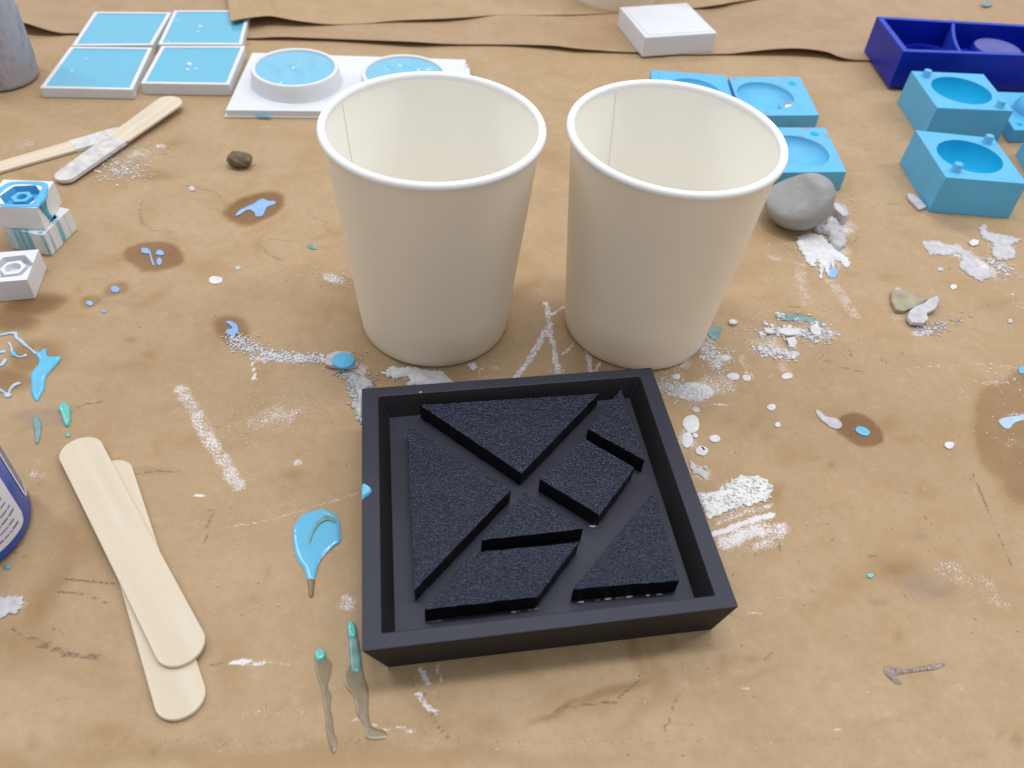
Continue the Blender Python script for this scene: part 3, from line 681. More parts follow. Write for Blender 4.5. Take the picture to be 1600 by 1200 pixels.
# ------------------------------------------------------------ blocks with round hollows
def hollow_block(name, label, quad, z1, hole_c, hole_r, depth, mbody, mbowl, pegs=(), z0=.0002, flare=.0008, group=None, cat='silicone mould', sockets=(), chamfer=None, spherical=True):
    t = thing(name, label, cat, group=group)
    N = 64; ring = []
    # outer loop sampled by angle, with the exact corners added
    angs = [2*math.pi*k/N for k in range(N)]
    def hit(a):
        d = Vector((math.cos(a), math.sin(a), 0)); best = None
        for i in range(len(quad)):
            p, q_ = quad[i], quad[(i+1) % len(quad)]
            e = q_-p; det = d.x*(-e.y)-(-e.x)*d.y
            if abs(det) < 1e-12: continue
            r = p-hole_c; tt = (r.x*(-e.y)-(-e.x)*r.y)/det; s = (d.x*r.y-d.y*r.x)/det
            if tt > 0 and -1e-6 <= s <= 1+1e-6 and (best is None or tt < best): best = tt
        return hole_c+d*best
    for p in quad: angs.append(math.atan2(p.y-hole_c.y, p.x-hole_c.x) % (2*math.pi))
    angs = sorted(set(round(a, 6) for a in angs)); n = len(angs)
    outer = [hit(a) for a in angs]
    cc = sum(quad, Vector())/len(quad)
    vs = []; fs = []
    vs += [((p+(p-cc).normalized()*flare).x, (p+(p-cc).normalized()*flare).y, z0) for p in outer]
    vs += [(p.x, p.y, z1) for p in outer]
    vs += [(hole_c.x+hole_r*math.cos(a), hole_c.y+hole_r*math.sin(a), z1) for a in angs]
    for k in range(n):
        k2 = (k+1) % n
        fs.append((k, k2, n+k2, n+k)); fs.append((n+k, n+k2, 2*n+k2, 2*n+k))
    fs.append(tuple(range(n))[::-1])
    mk('block_body', vs, fs, mbody, t)
    vs = []; fs = []; K = 12
    for j in range(K):
        ph = (math.pi/2)*j/K; rr = hole_r*math.cos(ph) if spherical else hole_r*(1-.06*j/K); zz = z1-depth*math.sin(ph) if spherical else z1-depth*j/(K-1)
        vs += [(hole_c.x+rr*math.cos(a), hole_c.y+rr*math.sin(a), zz) for a in angs]
    vs.append((hole_c.x, hole_c.y, z1-depth)); last = len(vs)-1
    for j in range(K-1):
        for k in range(n): fs.append((j*n+k, j*n+(k+1) % n, (j+1)*n+(k+1) % n, (j+1)*n+k))
    for k in range(n): fs.append(((K-1)*n+k, (K-1)*n+(k+1) % n, last))
    b = mk('bowl', vs, fs, mbowl, t, smooth=True); 
    for f in b.data.polygons: pass
    b.data.flip_normals() if b.data.polygons[0].normal.z < 0 and spherical else None
    for (u, v, r, h) in pegs:
        p = sp(u, v, z1); o = lathe('peg', [(r*1.25, z1-.0002), (r*1.05, z1+.0006), (r, z1+h-.0005), (r*.9, z1+h), (0.00001, z1+h)], mbody, t, (p.x, p.y), n=24); sharp(o, 50)
    for (u, v, r) in sockets:
        p = sp(u, v, z1+.0002); o = lathe('socket', [(r, z1+.0003), (r*.8, z1+.00015), (r*.3, z1+.0001), (.00001, z1+.0001)], M_bowl, t, (p.x, p.y), n=20)
    return t
G1 = 'light blue silicone blocks with round hollows on the right'
z = .0232
qd = [sp(1424, 111, z), sp(1536.6, 116, z), sp(1582.7, 173.4, z), sp(1464.5, 168.5, z)]
hollow_block('silicone_mould', 'light blue block with round hollow and two pegs, directly in front of the navy mould', qd, z, sp(1502, 141, z), .0197, .017, M_blue, M_bowl,
             pegs=[(1446.5, 119.5, .0026, .0045), (1561.5, 167, .0026, .0045)], group=G1)
qd = [sp(1430.4, 203.4, z), sp(1553, 216, z), sp(1605, 287.4, z), sp(1478, 277, z)]
hollow_block('silicone_mould', 'light blue block with deep round hollow and two pegs, nearest one at right', qd, z, sp(1515, 244, z), .0190, .018, M_blue, M_bowl,
             pegs=[(1541.5, 223, .0026, .0048), (1492.8, 267, .0026, .0048)], group=G1)
# ragged skirt and bubbles low on the near face of that block
# domed half at the right edge
t = thing('domed_mould', 'light blue plate with a round dome, cut by the right edge behind the blocks', 'silicone mould')
z = .0095
P = [sp(1552, 143, z), sp(1640, 146, z), sp(1690, 203, z), sp(1585, 203, z), sp(1576, 189, z)]
slab('base_plate', [(p.x, p.y) for p in P], .0003, z, M_blue, t, bevel=.0004)
c = sp(1612, 178, z); lathe('dome', [(.0150, z-.0003), (.0140, z+.0012)]+[(.0135*math.cos(a), z+.0012+.0135*math.sin(a)) for a in [math.pi/2*k/14 for k in range(14)]]+[(.00001, z+.0147)], M_blue, t, (c.x, c.y))
c = sp(1594, 193.5, z+.0002); lathe('socket', [(.0021, z+.0004), (.0014, z+.0002), (.00001, z+.0002)], M_bowl, t, (c.x, c.y), n=20)
z = .0225
bq = [sp(1588, 243), None, None, sp(1602, 268)]
a_ = bq[0]; e_ = (bq[3]-a_).normalized()*.05; f_ = Vector((-e_.y, e_.x, 0))
hq = [a_, a_+f_, a_+f_+e_, a_+e_]; hq = lift(hq, z)
hollow_block('silicone_mould', 'corner of a light blue block poking in at the right edge', hq, z, sum(hq, Vector())/4, .019, .017, M_blue, M_bowl, group=G1)

# low blue halves behind the right cup
G2 = 'low blue dish moulds behind the right cup'
def dish(label, uv, z, hc, hr, depth, mb, **k):
    return hollow_block('dish_mould', label, [sp(u, v, z) for u, v in uv], z, hc, hr, depth, mb, M_blue, group=G2, flare=.0003, **k)
t1 = dish('low blue dish mould peeking over the back of the right cup', [(1017.5, 109), (1134, 118), (1152, 178), (1020, 168)], .009, sp(1083, 143, .009), .0192, .0075, M_blue)
p = sp(1029, 120, .009); slab('knife_cut', [(p.x-.0002, p.y-.003), (p.x+.0002, p.y-.003), (p.x+.0002, p.y+.003), (p.x-.0002, p.y+.003)], .0088, .0092, M_bowl, t1, bevel=0)
t2 = dish('dirty blue dish mould with a drilled lump, behind the concrete lump', [(1139, 120.5), (1250, 120), (1280, 180), (1160, 181)], .0085, sp(1196, 149, .0085), .0195, .0078, M_bluedirty,
          sockets=[(1238, 130, .0026)])
c = sp(1236, 165, .009)
lathe('drilled_lump', [(.0085, .003), (.0078, .0078), (.007, .0088), (.0052, .0088), (.0048, .0078), (.00001, .0076)], M_bluedirty, t2, (c.x, c.y), n=32)
lathe('plaster_spot', [(.0040, .0080), (.003, .0084), (.00001, .0085)], M_plaster, t2, (c.x, c.y), n=24)
t3 = dish('dirty blue dish mould wedged between the right cup and the concrete lump', [(1176, 199), (1289.4, 199.5), (1322.5, 268.5), (1195, 270)], .0125, sp(1248, 236, .0125), .0185, .0085, M_bluedirty,
          sockets=[(1273, 208.5, .0026)])

# ------------------------------------------------------------ round concrete vase
c = sp(1248, 316, .0178)
vz = thing('concrete_vase', 'rounded grey concrete lump as big as a small egg beside the right cup', 'concrete lump')
c = sp(1245, 318, .0125)
prof = [(.00001, .0002), (.004, .0003), (.0095, .0014), (.0145, .0042), (.0176, .0078), (.0187, .0112), (.0186, .0138), (.0177, .0166), (.0163, .0192), (.0146, .0217), (.0125, .0241), (.0100, .0262), (.0070, .0279), (.0036, .0290), (.00001, .0293)]
vb = lathe('vase_body', prof, M_stone, vz, (0, 0), n=72)
for v in vb.data.vertices:
    a = math.atan2(v.co.y, v.co.x); z = v.co.z; k = ss(.0135, .026, z)
    r = math.hypot(v.co.x, v.co.y)*(1-.50*k*max(0, -math.cos(a-.35))**1.2+.02*math.sin(3*a+z*200))
    v.co = Vector((c.x+r*math.cos(a)+.0060*k, c.y+r*math.sin(a)+.001*k, z))
mdv = vb.modifiers.new('round', 'SUBSURF'); mdv.levels = 1; mdv.render_levels = 2

# ------------------------------------------------------------ navy mould box
nv = thing('navy_mould_box', 'dark navy silicone box with two compartments at the top right', 'silicone mould')
z = .029
fl, bl = sp(1412, 80, z), sp(1370, 25, z); fdir = (sp(1600, 86.5, z)-fl).normalized(); W_ = .165
fr_, br = fl+fdir*W_, bl+(sp(1600, 38, z)-bl).normalized()*W_
oq = [bl, br, fr_, fl]; wt = .0042
# outer shell + cavity
iq = quad_inset(oq, wt); b0 = [p for p in lift(oq, .0022)]; fq = lift(quad_inset(iq, .0008), .010)
vs = b0+oq+iq+fq
fs = [(0, 1, 2, 3)]+[(i, (i+1) % 4, 4+(i+1) % 4, 4+i) for i in range(4)]+[(8+i, 8+(i+1) % 4, 12+(i+1) % 4, 12+i) for i in range(4)]+[(15, 14, 13, 12)]
fs += [(4+i, 4+(i+1) % 4, 8+(i+1) % 4, 8+i) for i in range(4)]
nb_ = mk('box_body', vs, fs, M_navy, nv, bevel=.0006, segs=2)
nb_.data.materials.append(M_navyrim)
for p in nb_.data.polygons:
    if p.normal.z > .7 and p.center.z > .028: p.material_index = 1
# divider, slightly bowed
dv = [sp(1490, 34.5, z), sp(1490, 45, z), sp(1491.5, 57, z), sp(1495, 68, z), sp(1500.5, 79, z)]
vs = []; fs = []
for p in dv: vs += [(p.x-.0011, p.y, .010), (p.x+.0011, p.y, .010), (p.x+.0011, p.y, z-.0006), (p.x-.0011, p.y, z-.0006)]
for i in range(4):
    for j in range(4): fs.append((i*4+j, i*4+(j+1) % 4, (i+1)*4+(j+1) % 4, (i+1)*4+j))
fs += [(0, 1, 2, 3), (19, 18, 17, 16)]
o = mk('divider', vs, fs, M_navyrim, nv)
c = sp(1453, 91, .012); sharp(lathe('round_recess', [(.0215, .0102), (.0212, .0140), (.0195, .0142), (.0188, .0128), (.0185, .0105), (.00001, .0104)], M_navy, nv, (c.x, c.y)), 40)
c = sp(1560, 73, .023); sharp(lathe('round_plug', [(.0188, .0102), (.0190, .016), (.0180, .020), (.0165, .0222)], M_navy, nv, (c.x, c.y)), 60)
lathe('plug_top', [(.0166, .0221), (.0150, .0227), (.010, .0226), (.0001, .0225)], M_navytop, nv, (c.x, c.y))

# ------------------------------------------------------------ small white hexagon moulds
def hexmould(label, quad, z0, z1, mbody, mtop, center=None, cav=.0095, inner=.0052, hole=.0024, rot=0, filled=True):
    t = thing('hexagon_mould', label, 'mould', group='small white hexagon moulds')
    c = sum(quad, Vector())/4 if center is None else center
    N = 24
    def hexp(r, k):
        a = 2*math.pi*k/N+rot; s = (a-rot) % (math.pi/3)-math.pi/6
        return r*math.cos(math.pi/6)/math.cos(s)*math.cos(a), r*math.cos(math.pi/6)/math.cos(s)*math.sin(a)
    slab('mould_body', [(p.x, p.y) for p in quad], z0, z1-.0052, mbody, t, bevel=.0001)
    # top part: from square border in to the hexagonal cavity
    outer = []
    for k in range(N):
        a = 2*math.pi*k/N+rot; d = Vector((math.cos(a), math.sin(a), 0)); best = 9
        for i in range(4):
            p, q_ = quad[i], quad[(i+1) % 4]; e = q_-p; det = d.x*(-e.y)+e.x*d.y
            if abs(det) < 1e-12: continue
            r = p-c; tt = (r.x*(-e.y)+e.x*r.y)/det; s = (d.x*r.y-d.y*r.x)/det
            if tt > 0 and -1e-6 <= s <= 1+1e-6: best = min(best, tt)
        outer.append(c+d*best)
    # exact corners
    for p in quad:
        k = min(range(N), key=lambda i: (outer[i].xy-p.xy).length); outer[k] = p.copy()
    lay = [[(p.x, p.y, z1-.0054) for p in outer], [(p.x, p.y, z1) for p in outer], [(c.x+hexp(cav, k)[0], c.y+hexp(cav, k)[1], z1) for k in range(N)], [(c.x+hexp(cav*.95, k)[0], c.y+hexp(cav*.95, k)[1], z1-.005) for k in range(N)]]
    vs = sum(lay, []); fs = []
    for r in range(3):
        for k in range(N): fs.append((r*N+k, r*N+(k+1) % N, (r+1)*N+(k+1) % N, (r+1)*N+k))
    mt_ = mk('mould_top', vs, fs, mbody, t); mt_.data.materials.append(mtop)
    for p in mt_.data.polygons:
        if abs(p.normal.z) < .5 and (p.center.xy-c.xy).length < cav*1.02: p.material_index = 1
    lay = [[(c.x+hexp(cav*.96, k)[0], c.y+hexp(cav*.96, k)[1], z1-.0046) for k in range(N)], [(c.x+hexp(inner, k)[0], c.y+hexp(inner, k)[1], z1-.0046) for k in range(N)],
           [(c.x+hexp(inner*.96, k)[0], c.y+hexp(inner*.96, k)[1], z1-.0008) for k in range(N)], [(c.x+hole*math.cos(2*math.pi*k/N+rot), c.y+hole*math.sin(2*math.pi*k/N+rot), z1-.0008) for k in range(N)],
           [(c.x+hole*.9*math.cos(2*math.pi*k/N+rot), c.y+hole*.9*math.sin(2*math.pi*k/N+rot), z1-.0036) for k in range(N)]]
    vs = sum(lay, [])+[(c.x, c.y, z1-.0036)]; fs = []
    for r in range(4):
        for k in range(N): fs.append((r*N+k, r*N+(k+1) % N, (r+1)*N+(k+1) % N, (r+1)*N+k))
    for k in range(N): fs.append((4*N+k, 4*N+(k+1) % N, 5*N))
    mk('hexagon_core', vs, fs, mtop, t)
    return t
def para(p, q_, r): return [p, q_, r, p+r-q_]
z = .0125
b_, f_, l_ = sp(108.5, 326.6, z), sp(67.4, 368, z), sp(5, 356, z)
hexmould('lower white hexagon mould, streaked with blue, under the stacked one', para(b_, f_, l_), .0002, z, M_wb, M_blue, rot=.2)
z = .0252
tl, tr, brr = sp(5, 280.5, z), sp(84, 283.5, z), sp(57, 325, z)
q_ = para(tl, tr, brr)
up_ = hexmould('upper white hexagon mould overflowing with blue, stacked on another', q_, .0127, z, M_whiteold, M_blue, center=sp(33, 305, z), rot=.25, cav=.0098)
# silicone skin over part of the top and the run down its side
ov = [sp(u, v, z) for u, v in [(3, 291), (18, 284.5), (50, 283.5), (70, 285), (76, 291), (74, 301), (69, 312), (60, 323.5), (57, 324), (30, 324), (4, 323), (-6, 318), (-3, 318), (10, 319), (45, 319.5), (55, 312), (63, 298), (66, 292), (50, 288.5), (22, 288.5), (6, 297), (-2, 306), (-8, 310), (-4, 298)]]
blob('silicone_skin', ov, .0005, M_blue, up_, z=z, k=2)
vs = []; fs = []
run = [(74, 296, .0254, 62, 322), (75, 305, .0254, 63, 322), (71, 313, .0245, 64, 322), (73, 325, .021, 66, 330), (77, 333, .017, 73, 337), (83, 341, .0135, 79, 344)]
for (u, v, zz, u2, v2) in run:
    a = sp(u, v, zz); b = sp(u2, v2, zz); off = Vector((.0002, -.0002, .0002)); vs += [a+off, b+off]
for i in range(len(run)-1): fs.append((2*i, 2*i+1, 2*i+3, 2*i+2))
o = mk('silicone_run', vs, fs, M_blue, up_, smooth=True); md = o.modifiers.new('t', 'SOLIDIFY'); md.thickness = .0006; md.offset = 0
z = .0115
tr, brr = sp(60.4, 389.6, z), sp(42, 437, z); w3 = (brr-tr); lft = Vector((w3.y, -w3.x, 0)); lft = lft if lft.x < 0 else -lft
bl3 = sp(0, 440.5, z); dl = (bl3-brr).normalized()*w3.length
hexmould('clean white hexagon mould alone in front of the stack', [tr, brr, brr+dl, tr+dl], .0002, z, M_white, M_white, center=sp(19, 416, z), rot=.35, cav=.0092, inner=.006, hole=.0035)
p = sp(44, 451, .006); 

# ------------------------------------------------------------ bottles
def bottle(name, label, cx, cy, R, H, body_mat, neck_mat):
    t = thing(name, label, 'bottle')
    prof = [(.00001, .0004), (R-.003, .0003), (R-.0008, .0012), (R, .0035), (R, H*.80), (R*.96, H*.86), (R*.75, H*.93), (R*.45, H), (R*.42, H+.006)]
    lathe('bottle_body', prof, body_mat, t, (cx, cy), n=96)
    lathe('cap', [(R*.52, H+.005), (R*.54, H+.006), (R*.54, H+.020), (R*.48, H+.022), (.00001, H+.022)], neck_mat, t, (cx, cy), n=48)
    return t
M_bb = mat('blue_plastic', (.004, .065, .42), .3, .5)
M_lab = mat('white_label', (.70, .70, .77), .45, .4)
M_ink = mat('label_ink', (.16, .15, .24), .5, .3)
BX, BY, BR = -.1966, .1580, .0250
bb = bottle('blue_bottle', 'blue plastic bottle with white printed label at the left edge', BX, BY, BR, .060, M_bb, M_bb)
def wrap(name, th0, th1, lo, hi, mt, parent, R=BR, off=.00015, cx=BX, cy=BY, n=24, m_=8):
    """patch on the cylinder; lo/hi give its z limits as functions of the angle"""
    vs = []; fs = []
    for i in range(n+1):
        a = th0+(th1-th0)*i/n
        for j in range(m_+1):
            zz = lo(a)+(hi(a)-lo(a))*j/m_; vs.append((cx+(R+off)*math.cos(a), cy+(R+off)*math.sin(a), zz))
    for i in range(n):
        for j in range(m_): fs.append((i*(m_+1)+j, (i+1)*(m_+1)+j, (i+1)*(m_+1)+j+1, i*(m_+1)+j+1))
    return mk(name, vs, fs, mt, parent, smooth=True)
rad = math.radians
def rl(a0, a1, z0, r=.004):
    def f(a):
        e = min(abs(a-a0), abs(a1-a))*BR
        return z0+(r-math.sqrt(max(0, r*r-(r-e)**2)) if e < r else 0)
    return f
def rh(a0, a1, z1, r=.004):
    g = rl(a0, a1, 0, r); return lambda a: z1-g(a)
wrap('front_label', rad(-150), rad(9), rl(rad(-150), rad(9), .0064), rh(rad(-150), rad(9), .046), M_lab, bb, n=60)
wrap('side_label', rad(25), rad(75), rl(rad(25), rad(75), .0078), rh(rad(25), rad(75), .046), M_lab, bb, n=30)
# rows of small print (too small to read): rows run round the bottle
for r_ in range(9):
    zz = .0095+.0030*r_
    a = rad(-140)
    while a < rad(0):
        L = random.uniform(.0008, .0046)/BR
        if a+L > rad(4): break
        wrap('print_word', a, a+L, (lambda q: (lambda _a: q))(zz), (lambda q: (lambda _a: q))(zz+.0009*random.uniform(.6, 1)), M_ink, bb, off=.00028, n=2, m_=1)
        a += L+.0005/BR
for r_ in range(6):
    a = rad(28.5+3.4*r_)
    wrap('print_stripe', a, a+rad(1.3), lambda _a: .0100+.0004*r_, (lambda q: (lambda _a: q))(.044-.002*(r_ % 3)), M_ink, bb, off=.00028, n=2, m_=4)
wbt = bottle('white_bottle', 'grimy white ribbed bottle cut by the top left corner', -.3468, .4937, .0222, .105, M_grime, M_white)
for k in range(40):
    a = 2*math.pi*k/40; 
    vs = []; fs = []
    for zz in (.010, .012, .042, .044):
        rr = .0222+(.0004 if zz in (.012, .042) else .0)
        for s_ in (-1, 0, 1):
            vs.append((-.3468+(rr+(.0002 if s_ == 0 else -.0006))*math.cos(a+s_*.035), .4937+(rr+(.0002 if s_ == 0 else -.0006))*math.sin(a+s_*.035), zz))
    for i in range(3):
        for j in range(2): fs.append((i*3+j, i*3+j+1, (i+1)*3+j+1, (i+1)*3+j))
    mk('grip_rib', vs, fs, M_grime, wbt, smooth=True)

# ------------------------------------------------------------ pebble
bm = bmesh.new(); bmesh.ops.create_icosphere(bm, subdivisions=4, radius=1); c = sp(375, 252, .003)
for v in bm.verts:
    n = v.co.normalized(); k = 1+.10*math.sin(n.x*4+1)*math.cos(n.y*5)+.04*math.sin(n.z*9+n.x*7)
    v.co = Vector((n.x*.0072*k, n.y*.0052*k, n.z*.0046*k))+Vector((c.x, c.y, .0042))
me = bpy.data.meshes.new('pebble'); bm.to_mesh(me); bm.free()
tag(link('pebble', me, M_pebble, None, True), 'small brown lump of clay left of the cups', 'pebble')

# ------------------------------------------------------------ paint splats and drips
GP = 'dried blue paint spills on the table'
def paint(label, outl, h, mt, **k):
    o = blob('paint_spill', outl, h, mt, **k); return tag(o, label, 'paint spill', GP)
paint('sky blue winged spill at the left edge with a bright highlight', zoomed([(280, 365), (320, 350), (335, 330), (360, 330), (368, 360), (378, 388), (430, 390), (480, 390), (465, 430), (420, 480), (370, 540), (355, 590), (350, 640), (310, 720), (290, 740), (265, 720), (245, 660), (245, 600), (240, 540), (260, 500), (300, 450), (305, 420), (285, 390)], 0, 480, 5), .0010, M_sky, k=3)
big = thing('paint_spill', 'large blue leaf-shaped spill with a thin tail, left of the black tray', 'paint spill', group=GP)
blob('wet_paint', zoomed([(180, 265), (215, 250), (240, 245), (262, 240), (300, 255), (325, 285), (330, 330), (330, 365), (300, 390), (260, 430), (240, 470), (228, 515), (205, 525), (190, 480), (160, 430), (147, 370), (148, 310)], 400, 700, 2.5), .0006, M_sky, big, k=4)
blob('dried_tail', zoomed([(202, 515), (228, 515), (226, 545), (224, 575), (217, 584), (208, 578), (206, 550)], 400, 700, 2.5), .0006, M_tail, big)
blob('skin_fold', zoomed([(207, 385), (212, 345), (235, 300), (275, 268), (310, 285), (312, 300), (280, 290), (250, 305), (228, 335), (215, 370)], 400, 700, 2.5), .0004, M_dull, big, z=.0011)
def drip(label, tip, tail, mid=None):
    t = thing('paint_drip', label, 'paint drip', group='teal drips with oily tails in front')
    blob('dried_tail', zoomed(tail, 400, 700, 2.5), .00015, M_tail, t, z=.0002, edge=.0008)
    if mid: blob('thin_paint', zoomed(mid, 400, 700, 2.5), .0005, M_dull, t, z=.0004)
    blob('wet_tip', zoomed(tip, 400, 700, 2.5), .0014, M_teal, t, z=.0004)
drip('shorter teal drip with an oily tail, left of the pair by the tray corner', [(232, 800), (250, 787), (268, 795), (275, 815), (262, 833), (242, 838), (230, 822)],
     [(234, 825), (290, 830), (292, 880), (280, 930), (295, 970), (290, 1010), (300, 1060), (305, 1110), (318, 1150), (305, 1195), (290, 1170), (275, 1110), (272, 1050), (262, 990), (255, 940), (238, 890)])
drip('longer teal drip with an oily tail, touching the tray corner', [(358, 700), (364, 683), (378, 681), (392, 700), (396, 735), (390, 748), (366, 748), (359, 730)],
     [(360, 740), (398, 740), (410, 800), (420, 880), (440, 950), (440, 1040), (455, 1090), (505, 1105), (510, 1135), (470, 1142), (430, 1135), (425, 1090), (395, 1040), (385, 980), (345, 920), (360, 850)],
     [(364, 742), (394, 742), (405, 800), (412, 860), (398, 880), (372, 872), (366, 810)])
paint('thick teal drop above the craft sticks', zoomed([(475, 762), (500, 755), (530, 762), (550, 785), (555, 830), (555, 890), (545, 930), (525, 942), (505, 925), (490, 880), (475, 835), (457, 805)], 0, 480, 5), .0014, M_teal, k=3)
paint('tiny teal dot just above the craft stick tips', zoomed([(520, 990), (540, 988), (552, 1005), (545, 1020), (525, 1018), (514, 1005)], 0, 480, 5), .0006, M_teal)
paint('narrow fading teal streak under the winged spill', zoomed([(275, 855), (300, 858), (318, 900), (328, 950), (320, 1010), (305, 1060), (280, 1070), (275, 1000), (270, 950), (262, 900)], 0, 480, 5), .0007, M_dull, k=3)
paint('periwinkle splat with a hole in a dark oil ring, left of the cups', zoomed([(270, 150), (300, 115), (350, 90), (385, 75), (420, 50), (450, 45), (480, 58), (520, 60), (515, 80), (470, 95), (455, 125), (440, 150), (400, 155), (390, 130), (360, 112), (330, 122), (300, 143)], 300, 300, 4), .0004, M_peri, k=3)
paint('periwinkle blot beside a plaster trail, hooked like a comma', zoomed([(210, 815), (240, 808), (270, 822), (285, 840), (290, 875), (260, 900), (215, 890), (215, 865), (250, 855), (238, 835)], 300, 300, 4), .0005, M_peri, k=3)
for lab, e in [('left head of the blue splat inside the large oil ring', (908/4, 260+530/4, 7, 4.6)), ('right head of the blue splat inside the large oil ring', (250, 260+542/4, 6.2, 4.3)),
               ('lower drop of the blue splat inside the large oil ring', (249, 260+597/4, 4.2, 6)), ('upper of three little blue dots down the left side', (179.5, 260+770/4, 7, 5)),
               ('middle of three little blue dots down the left side', (140, 260+858/4, 5.5, 4)), ('lowest and palest of three little blue dots', (162, 260+908/4, 4.5, 2.4)),
               ('bright blue oval drop centred in a dark oil ring at right', (1347.5, 674, 12, 6.5)), ('blue dab at the foot of the thick white smear', (1300.5, 427, 8, 9)),
               ('small teal dab above the dark smudge at lower right', (1359, 900, 5.5, 4))]:
    rot = 22 if 'oval' in lab else (0 if 'dab' in lab else 8)
    paint(lab, ell_pts(*e, rot, 11, .05 if 'oval' in lab else .14), .0004, M_teal if 'teal' in lab else (M_sky if 'oval' in lab else M_peri))
paint('thin blue stem of the splat inside the large oil ring', zoomed([(930, 535), (940, 530), (950, 570), (966, 612), (960, 622), (950, 610), (940, 575)], 0, 260, 4), .0003, M_peri)
def strand(label, pts, w_, mt, h=.0005):
    P = [sp(*p) for p in pts]; L = []; R_ = []
    for i, p in enumerate(P):
        d = (P[min(i+1, len(P)-1)]-P[max(i-1, 0)]).normalized(); n = Vector((-d.y, d.x, 0)); k = w_*random.uniform(.6, 1.2)
        L.append(p+n*k); R_.append(p-n*k)
    o = blob('paint_strand', L+R_[::-1], h, mt, k=3); return tag(o, label, 'paint strand', 'thin blue strands at the left edge')
strand('thin pale strand running up from the winged spill', [(56, 553), (48, 546), (40, 540), (33, 533), (26, 528), (25, 521)], .0007, M_pale)
strand('pale horizontal strand above the small blue dot', [(26, 522), (18, 521), (8, 523), (-6, 526)], .0008, M_pale)
strand('curly strand with a bright blue dot left of the winged spill', [(14, 536), (18, 543), (20, 552), (28, 558), (36, 558), (42, 555)], .0007, M_pale)
strand('short strand at the very left edge', [(-6, 552), (2, 551), (9, 550)], .0008, M_pale)
strand('bent strand low at the left edge', [(-4, 573), (4, 570), (9, 562)], .0008, M_pale)
strand('forked strand below, over a grey stain', [(-4, 608), (6, 613), (13, 618), (16, 610), (22, 603), (32, 599)], .0008, M_pale)
paint('bright blue dot on the curly strand', ell_pts(21.5, 554, 4.2, 4.2), .0008, M_sky)
paint('pale blue knot at the foot of the forked strand', ell_pts(13, 618, 6, 4), .0006, M_pale)
paint('greenish smudge of paint beside the foot of the right cup', zoomed([(1225, 455), (1260, 445), (1310, 450), (1300, 490), (1285, 525), (1250, 520), (1220, 490)], 800, 400, 4), .0003, M_dull, k=2)
paint('curved greenish smear among the plaster flakes', zoomed([(70, 945), (140, 925), (215, 935), (290, 955), (345, 985), (330, 1000), (260, 975), (180, 965), (90, 965)], 1200, 260, 4), .0003, M_dull, k=3)
paint('pale glassy tail touching the oil ring of the oval drop', zoomed([(668, 405), (690, 410), (715, 432), (760, 440), (788, 468), (770, 488), (735, 480), (710, 460), (685, 440)], 1040, 500, 2.857), .0004, M_thinpl, k=3, rough=.3)
paint('teal fleck left of the left cup', zoomed([(722, 330), (745, 325), (765, 345), (790, 358), (755, 360), (725, 350)], 300, 300, 4), .0004, M_dull)
paint('blue-grey streak on the dark patch at the right edge', zoomed([(1485, 450), (1520, 435), (1570, 430), (1610, 420), (1610, 445), (1560, 460), (1530, 490), (1500, 475)], 1040, 500, 2.857), .0005, M_pale)
paint('small blue dot at the right edge above the dark patch', zoomed([(1575, 215), (1600, 210), (1615, 225), (1600, 242), (1580, 238)], 1040, 500, 2.857), .0005, M_sky)
paint('teal flick at the very top right beyond the navy box', zoomed([(1325, 50), (1345, 35), (1375, 38), (1390, 52), (1360, 65), (1335, 62)], 1200, 0, 4), .0004, M_dull, z=.0035)
paint('blue speck under the edge of the blue bottle', ell_pts(12, 886, 6, 4), .0004, M_dull)

# glue scribble at lower right
o = blob('glue_trace', zoomed([(900, 590), (930, 582), (970, 590), (1020, 596), (1060, 585), (1130, 572), (1200, 566), (1195, 580), (1150, 598), (1090, 605), (1020, 615), (975, 622), (960, 635), (990, 665), (960, 668), (930, 645), (905, 620)], 1100, 860, 3.2), .00025, M_silver, k=3, rough=.5)
tag(o, 'shiny brown hook-shaped glue trace at lower right', 'glue trace')
# blue disc on its plaster chip
o = slab('plaster_chip', [(p.x, p.y) for p in [sp(u, v) for u, v in [(508, 570), (512, 560), (526, 554), (548, 555), (553, 566), (560, 575), (545, 579), (525, 577), (510, 575)]]], .0003, .0024, M_thinpl, bevel=.0004)
tag(o, 'flat grey plaster chip carrying the little blue disc', 'plaster chip')
c = sp(537, 563, .0034); o = lathe('silicone_disc', [(.00001, .0025), (.0048, .0026), (.0051, .0029), (.0050, .0036), (.0046, .0039), (.00001, .0040)], M_blue, None, (c.x, c.y), n=40)
tag(o, 'small round light blue disc lying on a plaster chip', 'disc')

# ------------------------------------------------------------ plaster shards, smears and drops
def shard(label, outl, z0, h, mt, tilt=None):
    P = outl; n = len(P); c = sum(P, Vector())/n
    vs = [(p.x, p.y, z0) for p in P]+[(p.x+(c.x-p.x)*.03, p.y+(c.y-p.y)*.03, z0+h*(1+(tilt or 0)*random.uniform(-.3, 1))) for p in P]
    fs = [tuple(range(n))[::-1]]+[(i, (i+1) % n, n+(i+1) % n, n+i) for i in range(n)]+[tuple(range(n, 2*n))]
    o = mk('plaster_shard', vs, fs, mt, bevel=.0002, segs=1); return tag(o, label, 'plaster shard', 'loose plaster shards')
shard('brownish plaster shard, left of the two lying together at right', zoomed([(768, 785), (758, 815), (762, 860), (790, 918), (835, 925), (900, 900), (960, 870), (990, 850), (985, 835), (930, 828), (860, 795), (810, 788)], 1200, 260, 4), .0004, .0017, M_brownpl, .3)
